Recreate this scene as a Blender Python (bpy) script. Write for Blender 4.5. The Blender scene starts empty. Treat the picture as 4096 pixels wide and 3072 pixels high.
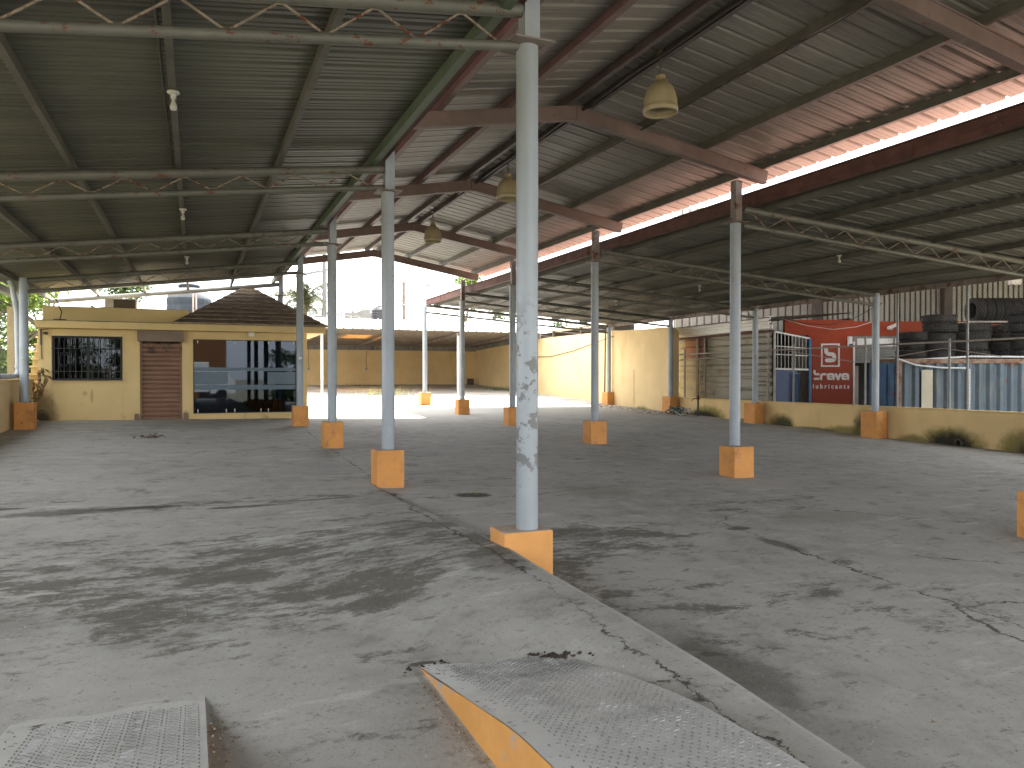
import bpy, bmesh, math, random
from mathutils import Vector, Matrix, noise as mnoise
random.seed(7)
C = bpy.context.scene.collection
R = math.radians

# ------------------------------------------------------------------ helpers
class MB:
    """collects faces and links them as ONE mesh object"""
    def __init__(s, local=False): s.v = []; s.f = []; s.m = []; s.s = []; s.local = local
    def add(s, vs, fs, m=0, smooth=False):
        o = len(s.v); s.v += [tuple(p) for p in vs]
        for f in fs: s.f.append([i + o for i in f]); s.m.append(m); s.s.append(smooth)
    def box(s, x0, x1, y0, y1, z0, z1, m=0):
        s.add([(x0,y0,z0),(x1,y0,z0),(x1,y1,z0),(x0,y1,z0),(x0,y0,z1),(x1,y0,z1),(x1,y1,z1),(x0,y1,z1)],
              [(3,2,1,0),(4,5,6,7),(0,1,5,4),(1,2,6,5),(2,3,7,6),(3,0,4,7)], m)
    def bar(s, p, q, w, h, up=(0,0,1), m=0):
        p = Vector(p); q = Vector(q); d = (q - p).normalized(); u = Vector(up)
        a = d.cross(u).normalized(); b = a.cross(d).normalized(); a = a * w / 2; b = b * h / 2
        vs = [p-a-b, p+a-b, p+a+b, p-a+b, q-a-b, q+a-b, q+a+b, q-a+b]
        s.add(vs, [(0,1,2,3),(7,6,5,4),(0,4,5,1),(1,5,6,2),(2,6,7,3),(3,7,4,0)], m)
    def tube(s, pts, r, n=10, m=0, caps=True, r2=None):
        pts = [Vector(p) for p in pts]; k = len(pts); vs = []
        a = None
        for i, p in enumerate(pts):
            d = (pts[min(i+1,k-1)] - pts[max(i-1,0)]).normalized()
            if a is None:
                a = d.cross(Vector((0,0,1)))
                if a.length < 1e-3: a = d.cross(Vector((0,1,0)))
            a = (a - d * a.dot(d)).normalized(); b = d.cross(a)
            rr = r if r2 is None else r + (r2 - r) * i / max(1, k-1)
            for j in range(n):
                t = 2*math.pi*j/n; vs.append(p + (a*math.cos(t) + b*math.sin(t))*rr)
        fs = [(i*n+j, i*n+(j+1)%n, (i+1)*n+(j+1)%n, (i+1)*n+j) for i in range(k-1) for j in range(n)]
        s.add(vs, fs, m, True)
        if caps:
            s.add(vs[:n], [tuple(range(n))[::-1]], m); s.add(vs[-n:], [tuple(range(n))], m)
    def lathe(s, prof, cx, cy, n=24, m=0, smooth=True):
        vs = [(cx + r*math.cos(2*math.pi*j/n), cy + r*math.sin(2*math.pi*j/n), z) for r, z in prof for j in range(n)]
        fs = [(i*n+j, i*n+(j+1)%n, (i+1)*n+(j+1)%n, (i+1)*n+j) for i in range(len(prof)-1) for j in range(n)]
        s.add(vs, fs, m, smooth)
    def prism(s, poly, y0, y1, m=0):
        """poly of (x, z), extruded along y"""
        n = len(poly)
        s.add([(x,y0,z) for x,z in poly] + [(x,y1,z) for x,z in poly],
              [tuple(range(n)), tuple(range(2*n-1, n-1, -1))] + [(i, i+n, (i+1)%n+n, (i+1)%n) for i in range(n)], m)
    def quad(s, a, b, c, d, m=0): s.add([a,b,c,d], [(0,1,2,3)], m)
    def build(s, name, mats, parent=None):
        me = bpy.data.meshes.new(name)
        vs = s.v
        if parent is not None and not s.local:
            inv = (Matrix.Translation(parent.location) @ Matrix.Rotation(parent.rotation_euler.z, 4, 'Z')).inverted()
            p = parent.parent
            if p is not None:
                inv = inv @ (Matrix.Translation(p.location) @ Matrix.Rotation(p.rotation_euler.z, 4, 'Z')).inverted()
            vs = [inv @ Vector(v) for v in vs]
        me.from_pydata([tuple(v) for v in vs], [], s.f)
        if not isinstance(mats, (list, tuple)): mats = [mats]
        for m in mats: me.materials.append(m)
        me.polygons.foreach_set('material_index', s.m)
        me.polygons.foreach_set('use_smooth', s.s)
        me.update()
        o = bpy.data.objects.new(name, me); C.objects.link(o)
        if parent is not None: o.parent = parent
        return o

def tag(o, label, cat, group=None, kind='thing'):
    o['label'] = label; o['category'] = cat; o['kind'] = kind
    if group: o['group'] = group
    return o
def thing(name, label, cat, loc=(0,0,0), rotz=0.0, group=None):
    o = bpy.data.objects.new(name, None); C.objects.link(o)
    o.location = loc; o.rotation_euler = (0,0,rotz); o.empty_display_size = .2
    return tag(o, label, cat, group)
def struct(o, label=None):
    o['kind'] = 'structure'
    if label: o['label'] = label
    return o
def copy_thing(src, loc, rotz, label):
    r = src.copy(); C.objects.link(r); r.location = loc; r.rotation_euler = (0,0,rotz); r['label'] = label
    for ch in list(src.children):
        c = ch.copy(); C.objects.link(c); c.parent = r
        for g in list(ch.children):
            d = g.copy(); C.objects.link(d); d.parent = c
    return r
def bevel(o, w, seg=2):
    b = o.modifiers.new('bevel', 'BEVEL'); b.width = w; b.segments = seg; b.limit_method = 'ANGLE'; b.angle_limit = R(40)
    return o

# ------------------------------------------------------------------ materials
class NT:
    def __init__(s, m):
        m.use_nodes = True; s.t = m.node_tree; s.n = s.t.nodes; s.l = s.t.links
    def node(s, typ, **k):
        o = s.n.new(typ)
        for a, b in k.items(): setattr(o, a, b)
        return o
    def link(s, a, b): s.l.new(a, b)
    def pos(s, scale=(1,1,1), off=(0,0,0)):
        if not hasattr(s, '_g'): s._g = s.node('ShaderNodeNewGeometry')
        mp = s.node('ShaderNodeMapping'); mp.inputs['Scale'].default_value = scale; mp.inputs['Location'].default_value = off
        s.link(s._g.outputs['Position'], mp.inputs['Vector']); return mp.outputs[0]
    def noise(s, vec, scale=1, detail=5, rough=.6, dist=0):
        n = s.node('ShaderNodeTexNoise'); n.inputs['Scale'].default_value = scale; n.inputs['Detail'].default_value = detail
        n.inputs['Roughness'].default_value = rough; n.inputs['Distortion'].default_value = dist
        s.link(vec, n.inputs['Vector']); return n.outputs['Fac']
    def ramp(s, x, a, b, lo=0., hi=1., smooth=True):
        n = s.node('ShaderNodeMapRange'); n.interpolation_type = 'SMOOTHSTEP' if smooth else 'LINEAR'
        for i, v in zip(('From Min','From Max','To Min','To Max'), (a,b,lo,hi)): n.inputs[i].default_value = v
        s.link(x, n.inputs['Value']); return n.outputs[0]
    def math(s, op, a, b=None):
        n = s.node('ShaderNodeMath', operation=op)
        for i, v in enumerate((a, b)):
            if v is None: continue
            if isinstance(v, (int, float)): n.inputs[i].default_value = v
            else: s.link(v, n.inputs[i])
        return n.outputs[0]
    def mix(s, fac, a, b, blend='MIX'):
        n = s.node('ShaderNodeMix', data_type='RGBA', blend_type=blend)
        for sock, v in ((n.inputs[0], fac), (n.inputs[6], a), (n.inputs[7], b)):
            if isinstance(v, (int, float)): sock.default_value = v
            elif isinstance(v, tuple): sock.default_value = (*v, 1) if len(v) == 3 else v
            else: s.link(v, sock)
        return n.outputs[2]
    def sep(s):
        if not hasattr(s, '_s'):
            s.pos(); s._s = s.node('ShaderNodeSeparateXYZ'); s.link(s._g.outputs['Position'], s._s.inputs[0])
        return s._s.outputs
    def blob(s, cx, cy, rx, ry, soft=.6, wob=None):
        """elliptic patch on the ground, its rim broken up by noise"""
        x, y, z = s.sep()
        a = s.math('DIVIDE', s.math('SUBTRACT', x, cx), rx); b = s.math('DIVIDE', s.math('SUBTRACT', y, cy), ry)
        d = s.math('ADD', s.math('MULTIPLY', a, a), s.math('MULTIPLY', b, b))
        if wob is not None: d = s.math('ADD', d, wob)
        return s.ramp(d, 1-soft, 1+soft, 1, 0)

M = {}
def mat(name, base, rough=.7, metal=0., var=.18, scale=2.5, stains=(), bump=0., bscale=60., spec=.4, stretch=(1,1,1), blobs=(), axis=1):
    m = bpy.data.materials.new(name); t = NT(m); b = t.n['Principled BSDF']
    n = t.noise(t.pos(stretch), scale, 6, .65)
    dark = tuple(c*(1-var) for c in base); light = tuple(min(.95, c*(1+var)) for c in base)
    col = t.mix(t.ramp(n, .3, .7), dark, light)
    rg = rough
    for st in stains:
        v = t.pos(st.get('stretch', (1,1,1)), st.get('off', (3.1, 7.7, 1.3)))
        k = t.ramp(t.noise(v, st.get('scale', 4), st.get('detail', 8), st.get('rough', .7)), st['lo'], st['hi'])
        if 'z' in st:
            z0, z1, fd = st['z']; zz = t.sep()[2]
            zm = t.math('MULTIPLY', t.ramp(zz, z0-fd, z0+fd), t.ramp(zz, z1-fd, z1+fd, 1, 0)); k = t.math('MULTIPLY', k, zm)
        if 'y' in st:
            z0, z1, fd = st['y']; zz = t.sep()[1]
            zm = t.math('MULTIPLY', t.ramp(zz, z0-fd, z0+fd), t.ramp(zz, z1-fd, z1+fd, 1, 0)); k = t.math('MULTIPLY', k, zm)
        if 'amt' in st: k = t.math('MULTIPLY', k, st['amt'])
        col = t.mix(k, col, st['col'])
        if 'r' in st:
            mx = t.node('ShaderNodeMix', data_type='FLOAT'); t.link(k, mx.inputs[0])
            if isinstance(rg, float): mx.inputs[2].default_value = rg
            else: t.link(rg, mx.inputs[2])
            mx.inputs[3].default_value = st['r']; rg = mx.outputs[0]
    if blobs:
        w = t.math('MULTIPLY', t.math('SUBTRACT', t.noise(t.pos(), 5.5, 7, .72), .5), 1.5); h = t.sep()[axis]; zz = t.sep()[2]
        for (ca, cz, ra, rz, amt, c) in blobs:
            p = t.math('DIVIDE', t.math('SUBTRACT', h, ca), ra); q = t.math('DIVIDE', t.math('SUBTRACT', zz, cz), rz)
            d = t.math('ADD', t.math('ADD', t.math('MULTIPLY', p, p), t.math('MULTIPLY', q, q)), w)
            col = t.mix(t.math('MULTIPLY', t.ramp(d, .35, 1.6, 1, 0), amt), col, c)
    t.link(col, b.inputs['Base Color'])
    if isinstance(rg, float): b.inputs['Roughness'].default_value = rg
    else: t.link(rg, b.inputs['Roughness'])
    b.inputs['Metallic'].default_value = metal; b.inputs['Specular IOR Level'].default_value = spec
    if bump:
        bp = t.node('ShaderNodeBump'); bp.inputs['Strength'].default_value = bump; bp.inputs['Distance'].default_value = .01
        t.link(t.noise(t.pos(), bscale, 4, .6), bp.inputs['Height']); t.link(bp.outputs[0], b.inputs['Normal'])
    M[name] = m; return m

RUST = (.13,.045,.022)
def rusty(lo=.58, hi=.68, scale=5, col=RUST, **k): return dict(col=col, lo=lo, hi=hi, scale=scale, r=.95, **k)
mat('pipe_paint', (.30,.335,.37), .45, .1, .08, 2, [rusty(.70,.76,9), dict(col=(.22,.22,.21), lo=.52, hi=.75, scale=3, amt=.5)])
mat('pipe_paint_peeling', (.30,.335,.365), .42, .1, .06, 2,
    [dict(col=(.15,.155,.155), lo=.545, hi=.565, scale=6.5, z=(.75,2.0,.25), off=(1.7,2.2,.4)), dict(col=(.34,.17,.09), lo=.66, hi=.68, scale=4, z=(3.2,3.7,.1), off=(.4,.1,2.2)),
     dict(col=(.25,.25,.24), lo=.55, hi=.8, scale=2.5, amt=.4)])
mat('truss_paint', (.125,.125,.11), .55, .1, .15, 3, [rusty(.575,.63,15, stretch=(.6,1,1), amt=.85), dict(col=(.55,.53,.5), lo=.70, hi=.72, scale=16, off=(9,2,4))])
mat('web_rod', (.24,.20,.16), .8, .1, .3, 14, [rusty(.5,.6,12)])
mat('upper_steel', (.20,.17,.155), .6, .2, .2, 3, [rusty(.5,.65,5)])
mat('primer_red', (.145,.112,.10), .65, .1, .18, 2, [rusty(.61,.70,5), dict(col=(.24,.18,.155), lo=.58, hi=.75, scale=1.2, amt=.5)])
mat('gutter_rust', (.095,.038,.028), .75, .1, .3, 4, [dict(col=(.06,.03,.025), lo=.5, hi=.65, scale=6, stretch=(1,.3,3)), dict(col=(.42,.36,.32), lo=.66, hi=.69, scale=14, amt=.7)])
mat('purlin_grey', (.10,.095,.08), .6, .2, .2, 2, [rusty(.6,.72,5)])
mat('purlin_green', (.095,.125,.085), .6, .1, .15, 2, [rusty(.66,.75,6)])
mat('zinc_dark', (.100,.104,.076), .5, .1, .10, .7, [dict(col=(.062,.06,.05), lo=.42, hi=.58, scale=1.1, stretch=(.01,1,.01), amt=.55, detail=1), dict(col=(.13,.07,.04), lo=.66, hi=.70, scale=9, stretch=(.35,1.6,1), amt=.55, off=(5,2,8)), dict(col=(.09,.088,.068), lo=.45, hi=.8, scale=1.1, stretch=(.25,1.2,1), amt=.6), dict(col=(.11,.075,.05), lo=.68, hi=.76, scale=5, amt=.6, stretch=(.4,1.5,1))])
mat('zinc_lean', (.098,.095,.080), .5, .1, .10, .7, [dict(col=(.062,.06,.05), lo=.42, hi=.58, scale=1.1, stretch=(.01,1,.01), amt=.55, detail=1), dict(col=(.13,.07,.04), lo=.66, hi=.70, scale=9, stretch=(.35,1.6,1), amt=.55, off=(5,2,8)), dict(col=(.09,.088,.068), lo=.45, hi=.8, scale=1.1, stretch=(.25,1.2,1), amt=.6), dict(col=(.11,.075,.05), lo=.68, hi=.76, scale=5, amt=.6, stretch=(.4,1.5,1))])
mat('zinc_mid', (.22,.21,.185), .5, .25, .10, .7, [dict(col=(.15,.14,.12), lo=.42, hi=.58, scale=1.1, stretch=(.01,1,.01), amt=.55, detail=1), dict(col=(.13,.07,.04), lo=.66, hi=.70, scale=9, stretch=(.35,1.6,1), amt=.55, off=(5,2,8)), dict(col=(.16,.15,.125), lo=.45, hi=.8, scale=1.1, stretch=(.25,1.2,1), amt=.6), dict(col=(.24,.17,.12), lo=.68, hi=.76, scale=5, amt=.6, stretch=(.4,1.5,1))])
mat('zinc_top_red', (.40,.235,.195), .7, 0, .2, 1.5, [dict(col=(.5,.32,.25), lo=.5, hi=.75, scale=1, amt=.6)])
mat('zinc_bright', (.72,.71,.68), .45, .2, .12, 1.5, [dict(col=(.3,.24,.18), lo=.62, hi=.75, scale=3)])
mat('plinth_orange', (.60,.275,.08), .75, 0, .10, 3, [dict(col=(.30,.14,.055), lo=.52, hi=.72, scale=4, amt=.7), dict(col=(.38,.32,.26), lo=.62, hi=.66, scale=9), dict(col=(.10,.07,.05), lo=.66, hi=.69, scale=7, off=(8,1,4))], .15, 90)
mat('plinth_dusty', (.62,.30,.095), .8, 0, .08, 3, [dict(col=(.38,.30,.24), lo=.66, hi=.74, scale=9)], .15, 90)
mat('plinth_top', (.42,.33,.26), .9, 0, .15, 8)
MOSS = (.045,.042,.022)
YSTR = dict(col=(.40,.26,.11), lo=.55, hi=.8, scale=1.2, stretch=(1,1,.25), amt=.6)
mat('wall_yellow', (.66,.495,.265), .85, 0, .07, .9, [YSTR, dict(col=(.10,.085,.05), lo=.60, hi=.68, scale=2.6, z=(-1,.4,.2), off=(7,1.5,0))], .12, 120)
GM = (.13,.115,.025)
mat('wall_low', (.66,.485,.24), .85, 0, .08, .9, [YSTR], .12, 120, blobs=(
    (17.9,.06,.55,.34,.9,GM), (17.8,.04,.40,.26,.92,MOSS), (14.85,.05,.35,.55,.9,MOSS), (15.3,.0,.9,.2,.8,GM), (12.35,-.08,.85,.42,.85,GM), (12.35,-.10,.55,.34,.97,(.018,.016,.012)),
    (10.6,-.05,.6,.45,.85,GM), (10.4,-.1,.4,.3,.9,MOSS), (21.4,.16,.9,.34,.85,(.16,.14,.02)), (21.7,.14,.9,.2,.95,(.02,.018,.012)), (13.4,-.08,.4,.2,.8,GM), (19.2,.1,.6,.12,.8,MOSS), (16.6,.0,.8,.10,.8,MOSS), (22.9,.2,.3,.2,.8,MOSS), (8,-.1,1.2,.3,.8,MOSS)))
mat('wall_office', (.66,.495,.24), .85, 0, .06, .8,
    [dict(col=(.36,.25,.12), lo=.62, hi=.72, scale=2.2, stretch=(1.6,1,.35), amt=.55), dict(col=(.14,.085,.04), lo=.54, hi=.66, scale=1.7, z=(-1,.7,.3), off=(6.2,5.5,.3), amt=.5)], .1, 120, axis=0, blobs=((-3.45,.5,.36,.7,.7,(.12,.075,.035)), (-3.47,.4,.24,.3,.9,(.035,.026,.016)), (-2.35,1.05,.035,.16,.5,(.28,.19,.10)), (-2.5,1.12,.05,.06,.45,(.3,.2,.11)), (-.22,.5,.07,.15,.5,(.2,.12,.06))))
mat('slab_stain', (.36,.28,.15), .9, 0, .25, 2, [dict(col=(.09,.08,.06), lo=.45, hi=.6, scale=3, stretch=(.6,1,3))])
mat('tile_brown', (.135,.095,.06), .9, 0, .3, 5, [dict(col=(.06,.05,.04), lo=.5, hi=.7, scale=3)], .3, 40)
mat('tile_edge', (.30,.235,.15), .9, 0, .25, 6)
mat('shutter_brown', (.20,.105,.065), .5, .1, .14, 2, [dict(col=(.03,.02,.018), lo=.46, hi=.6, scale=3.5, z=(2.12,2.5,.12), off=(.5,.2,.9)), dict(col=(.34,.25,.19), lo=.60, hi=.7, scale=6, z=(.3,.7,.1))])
mat('shutter_box', (.19,.14,.105), .6, .1, .15, 2)
mat('iron_black', (.03,.03,.032), .5, .3, .2, 8)
mat('gold_ornament', (.45,.33,.14), .45, .3, .1)
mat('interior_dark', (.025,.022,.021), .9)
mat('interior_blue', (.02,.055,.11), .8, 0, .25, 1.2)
mat('furniture', (.10,.095,.09), .6)
mat('curtain', (.06,.025,.02), .9, 0, .4, 6, stretch=(4,1,.4))
mat('white_paint', (.72,.72,.70), .5, 0, .08, 3, [dict(col=(.4,.36,.3), lo=.62, hi=.75, scale=5)])
mat('pvc_white', (.42,.44,.46), .4, 0, .06, 3)
mat('plastic_grey', (.30,.32,.33), .5)
mat('ac_grille', (.11,.095,.08), .6)
mat('tank_grey', (.045,.055,.07), .9, 0, .12, 2, [dict(col=(.12,.125,.13), lo=.56, hi=.7, scale=3, stretch=(2,2,.2), amt=.6)], spec=.05)
mat('tank_top', (.13,.135,.14), .9, 0, .1, 2, spec=.05)
mat('tank_black', (.03,.03,.033), .5)
mat('lamp_shade', (.30,.25,.15), .45, 0, .12, 6, [dict(col=(.26,.19,.09), lo=.58, hi=.72, scale=7)])
mat('lamp_metal', (.10,.08,.06), .6, .4)
mat('bulb_white', (.45,.45,.42), .25)
mat('ramp_paint', (.56,.555,.54), .5, .1, .07, 3, [dict(col=(.30,.30,.29), lo=.55, hi=.72, scale=3.5, amt=.7), dict(col=(.11,.085,.065), lo=.6, hi=.64, scale=11, y=(3.28,3.75,.1)), dict(col=(.45,.44,.41), lo=.5, hi=.65, scale=1.6, amt=.6)])
mat('ramp_tread', (.20,.195,.19), .6, .2, .3, 9, [dict(col=(.42,.43,.44), lo=.53, hi=.63, scale=5)])
mat('ramp_side', (.60,.30,.085), .8, 0, .1, 3, [dict(col=(.36,.33,.29), lo=.53, hi=.64, scale=4), dict(col=(.10,.07,.05), lo=.64, hi=.67, scale=9, stretch=(1,1.6,.5))], .1, 80)
mat('wall_red', (.32,.046,.013), .7, 0, .12, 1.2, [dict(col=(.30,.06,.03), lo=.55, hi=.75, scale=2, amt=.6)])
mat('logo_white', (.74,.73,.70), .6, 0, .05)
mat('gate_blue', (.014,.045,.14), .5, .1, .2, 3, [rusty(.66,.72,6)])
mat('door_blue', (.018,.095,.23), .5, .1, .25, 3, [rusty(.62,.7,4), dict(col=(.2,.3,.36), lo=.6, hi=.75, scale=5, amt=.6)])
mat('container_blue', (.06,.085,.108), .6, .1, .18, 2, [dict(col=(.12,.135,.14), lo=.5, hi=.7, scale=2.5, stretch=(1,1,.3)), rusty(.6,.7,4)])
mat('container_rust', (.17,.12,.09), .8, .1, .3, 3, [rusty(.48,.6,4)])
mat('cream_panel', (.36,.33,.26), .7, 0, .1)
mat('shed_zinc', (.25,.24,.195), .5, .2, .16, 1.2, [dict(col=(.20,.14,.08), lo=.55, hi=.68, scale=1.6), dict(col=(.10,.08,.06), lo=.62, hi=.7, scale=3, stretch=(1,.5,3))])
mat('shed_pink', (.26,.13,.10), .6, .1, .15, 2)
mat('post_pale', (.34,.30,.265), .6, .1, .15, 4, [rusty(.6,.7,6)])
mat('warehouse_metal', (.29,.285,.26), .45, .2, .1, .8, [dict(col=(.24,.21,.18), lo=.55, hi=.75, scale=1, stretch=(2,2,.2), amt=.7)])
mat('steel_dark', (.09,.075,.07), .6, .2, .2, 2)
mat('concrete_wall', (.22,.21,.195), .9, 0, .2, 2, [dict(col=(.1,.09,.08), lo=.5, hi=.7, scale=3, stretch=(1,1,.3))])
mat('shutter_grey', (.34,.34,.32), .5, .2, .12, 2)
mat('header_grey', (.22,.205,.195), .7, 0, .15, 2)
mat('rubber', (.014,.0125,.012), .8, 0, .35, 3, [dict(col=(.038,.033,.029), lo=.5, hi=.7, scale=4)])
mat('fence_wire', (.11,.11,.105), .5, .5, .2, 5)
mat('galv_post', (.20,.20,.195), .5, .3, .15, 4, [rusty(.64,.7,6)])
mat('cable_black', (.02,.02,.02), .6)
mat('hose_green', (.035,.085,.075), .5, 0, .3, 6)
mat('cable_pale', (.5,.5,.46), .6)
mat('dry_leaf', (.22,.14,.06), .9, 0, .3, 6)
mat('bark', (.16,.125,.09), .9, 0, .3, 5, bump=.4, bscale=25)
mat('pole_grey', (.10,.10,.10), .8, 0, .12, 2)
mat('pole_wood', (.13,.10,.085), .9, 0, .2, 3)
mat('house_wall', (.15,.147,.14), .9, 0, .15, 1)
mat('apron', (.15,.135,.11), .6, .1, .1, 1.5)
mat('orange_sheet', (.75,.38,.07), .4, 0, .15, 2)
mat('batten', (.16,.13,.10), .8, 0, .2, 2)
mat('under_brown', (.46,.41,.34), .75, .05, .2, 1.2, [dict(col=(.12,.08,.06), lo=.52, hi=.66, scale=1.6)])
mat('reflect_orange', (.20,.085,.03), .8, 0, .1, 1)
mat('flake', (.05,.038,.03), .95, .1, .4, 12)
mat('grit', (.40,.38,.34), .9, 0, .4, 30)

def leafmat(name, c1, c2, trans=.35):
    m = bpy.data.materials.new(name); t = NT(m); b = t.n['Principled BSDF']
    col = t.mix(t.ramp(t.noise(t.pos(), 1.3, 3), .35, .65), c1, c2)
    col = t.mix(t.ramp(t.noise(t.pos((1,1,1),(5,5,5)), 17, 2), .4, .75), col, tuple(min(1, c*1.7) for c in c2))
    t.link(col, b.inputs['Base Color']); b.inputs['Roughness'].default_value = .5
    tr = t.node('ShaderNodeBsdfTranslucent'); t.link(col, tr.inputs['Color'])
    mx = t.node('ShaderNodeMixShader'); mx.inputs[0].default_value = trans
    t.link(b.outputs[0], mx.inputs[1]); t.link(tr.outputs[0], mx.inputs[2])
    t.link(mx.outputs[0], t.n['Material Output'].inputs[0]); M[name] = m
leafmat('leaf_light', (.07,.12,.02), (.17,.23,.04), .5)
leafmat('leaf_mid', (.04,.08,.02), (.09,.14,.035), .4)
leafmat('leaf_dark', (.02,.045,.015), (.05,.085,.03), .3)
leafmat('leaf_palm', (.018,.024,.008), (.045,.05,.015), .1)
leafmat('leaf_plant', (.03,.05,.02), (.06,.08,.03), .3)
leafmat('grass_dry', (.16,.17,.06), (.28,.27,.12), .3)

def glass(name, tint, refl):
    m = bpy.data.materials.new(name); t = NT(m)
    g = t.node('ShaderNodeBsdfGlossy'); g.inputs['Roughness'].default_value = .015; g.inputs['Color'].default_value = (.85,.93,1,1)
    tr = t.node('ShaderNodeBsdfTransparent'); tr.inputs['Color'].default_value = (*tint, 1)
    lw = t.node('ShaderNodeLayerWeight'); lw.inputs['Blend'].default_value = .35
    f = t.math('ADD', t.math('MULTIPLY', lw.outputs['Fresnel'], .55 if refl < .04 else .6), refl)
    mx = t.node('ShaderNodeMixShader'); t.link(f, mx.inputs[0]); t.link(tr.outputs[0], mx.inputs[1]); t.link(g.outputs[0], mx.inputs[2])
    t.link(mx.outputs[0], t.n['Material Output'].inputs[0]); M[name] = m
glass('glass_tinted', (.12,.24,.40), .004)
glass('glass_window', (.45,.45,.45), .0)
def frost(name):
    m = bpy.data.materials.new(name); t = NT(m); b = t.n['Principled BSDF']
    b.inputs['Base Color'].default_value = (.06,.11,.15,1); b.inputs['Roughness'].default_value = .35; M[name] = m
frost('frosted_film')

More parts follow.
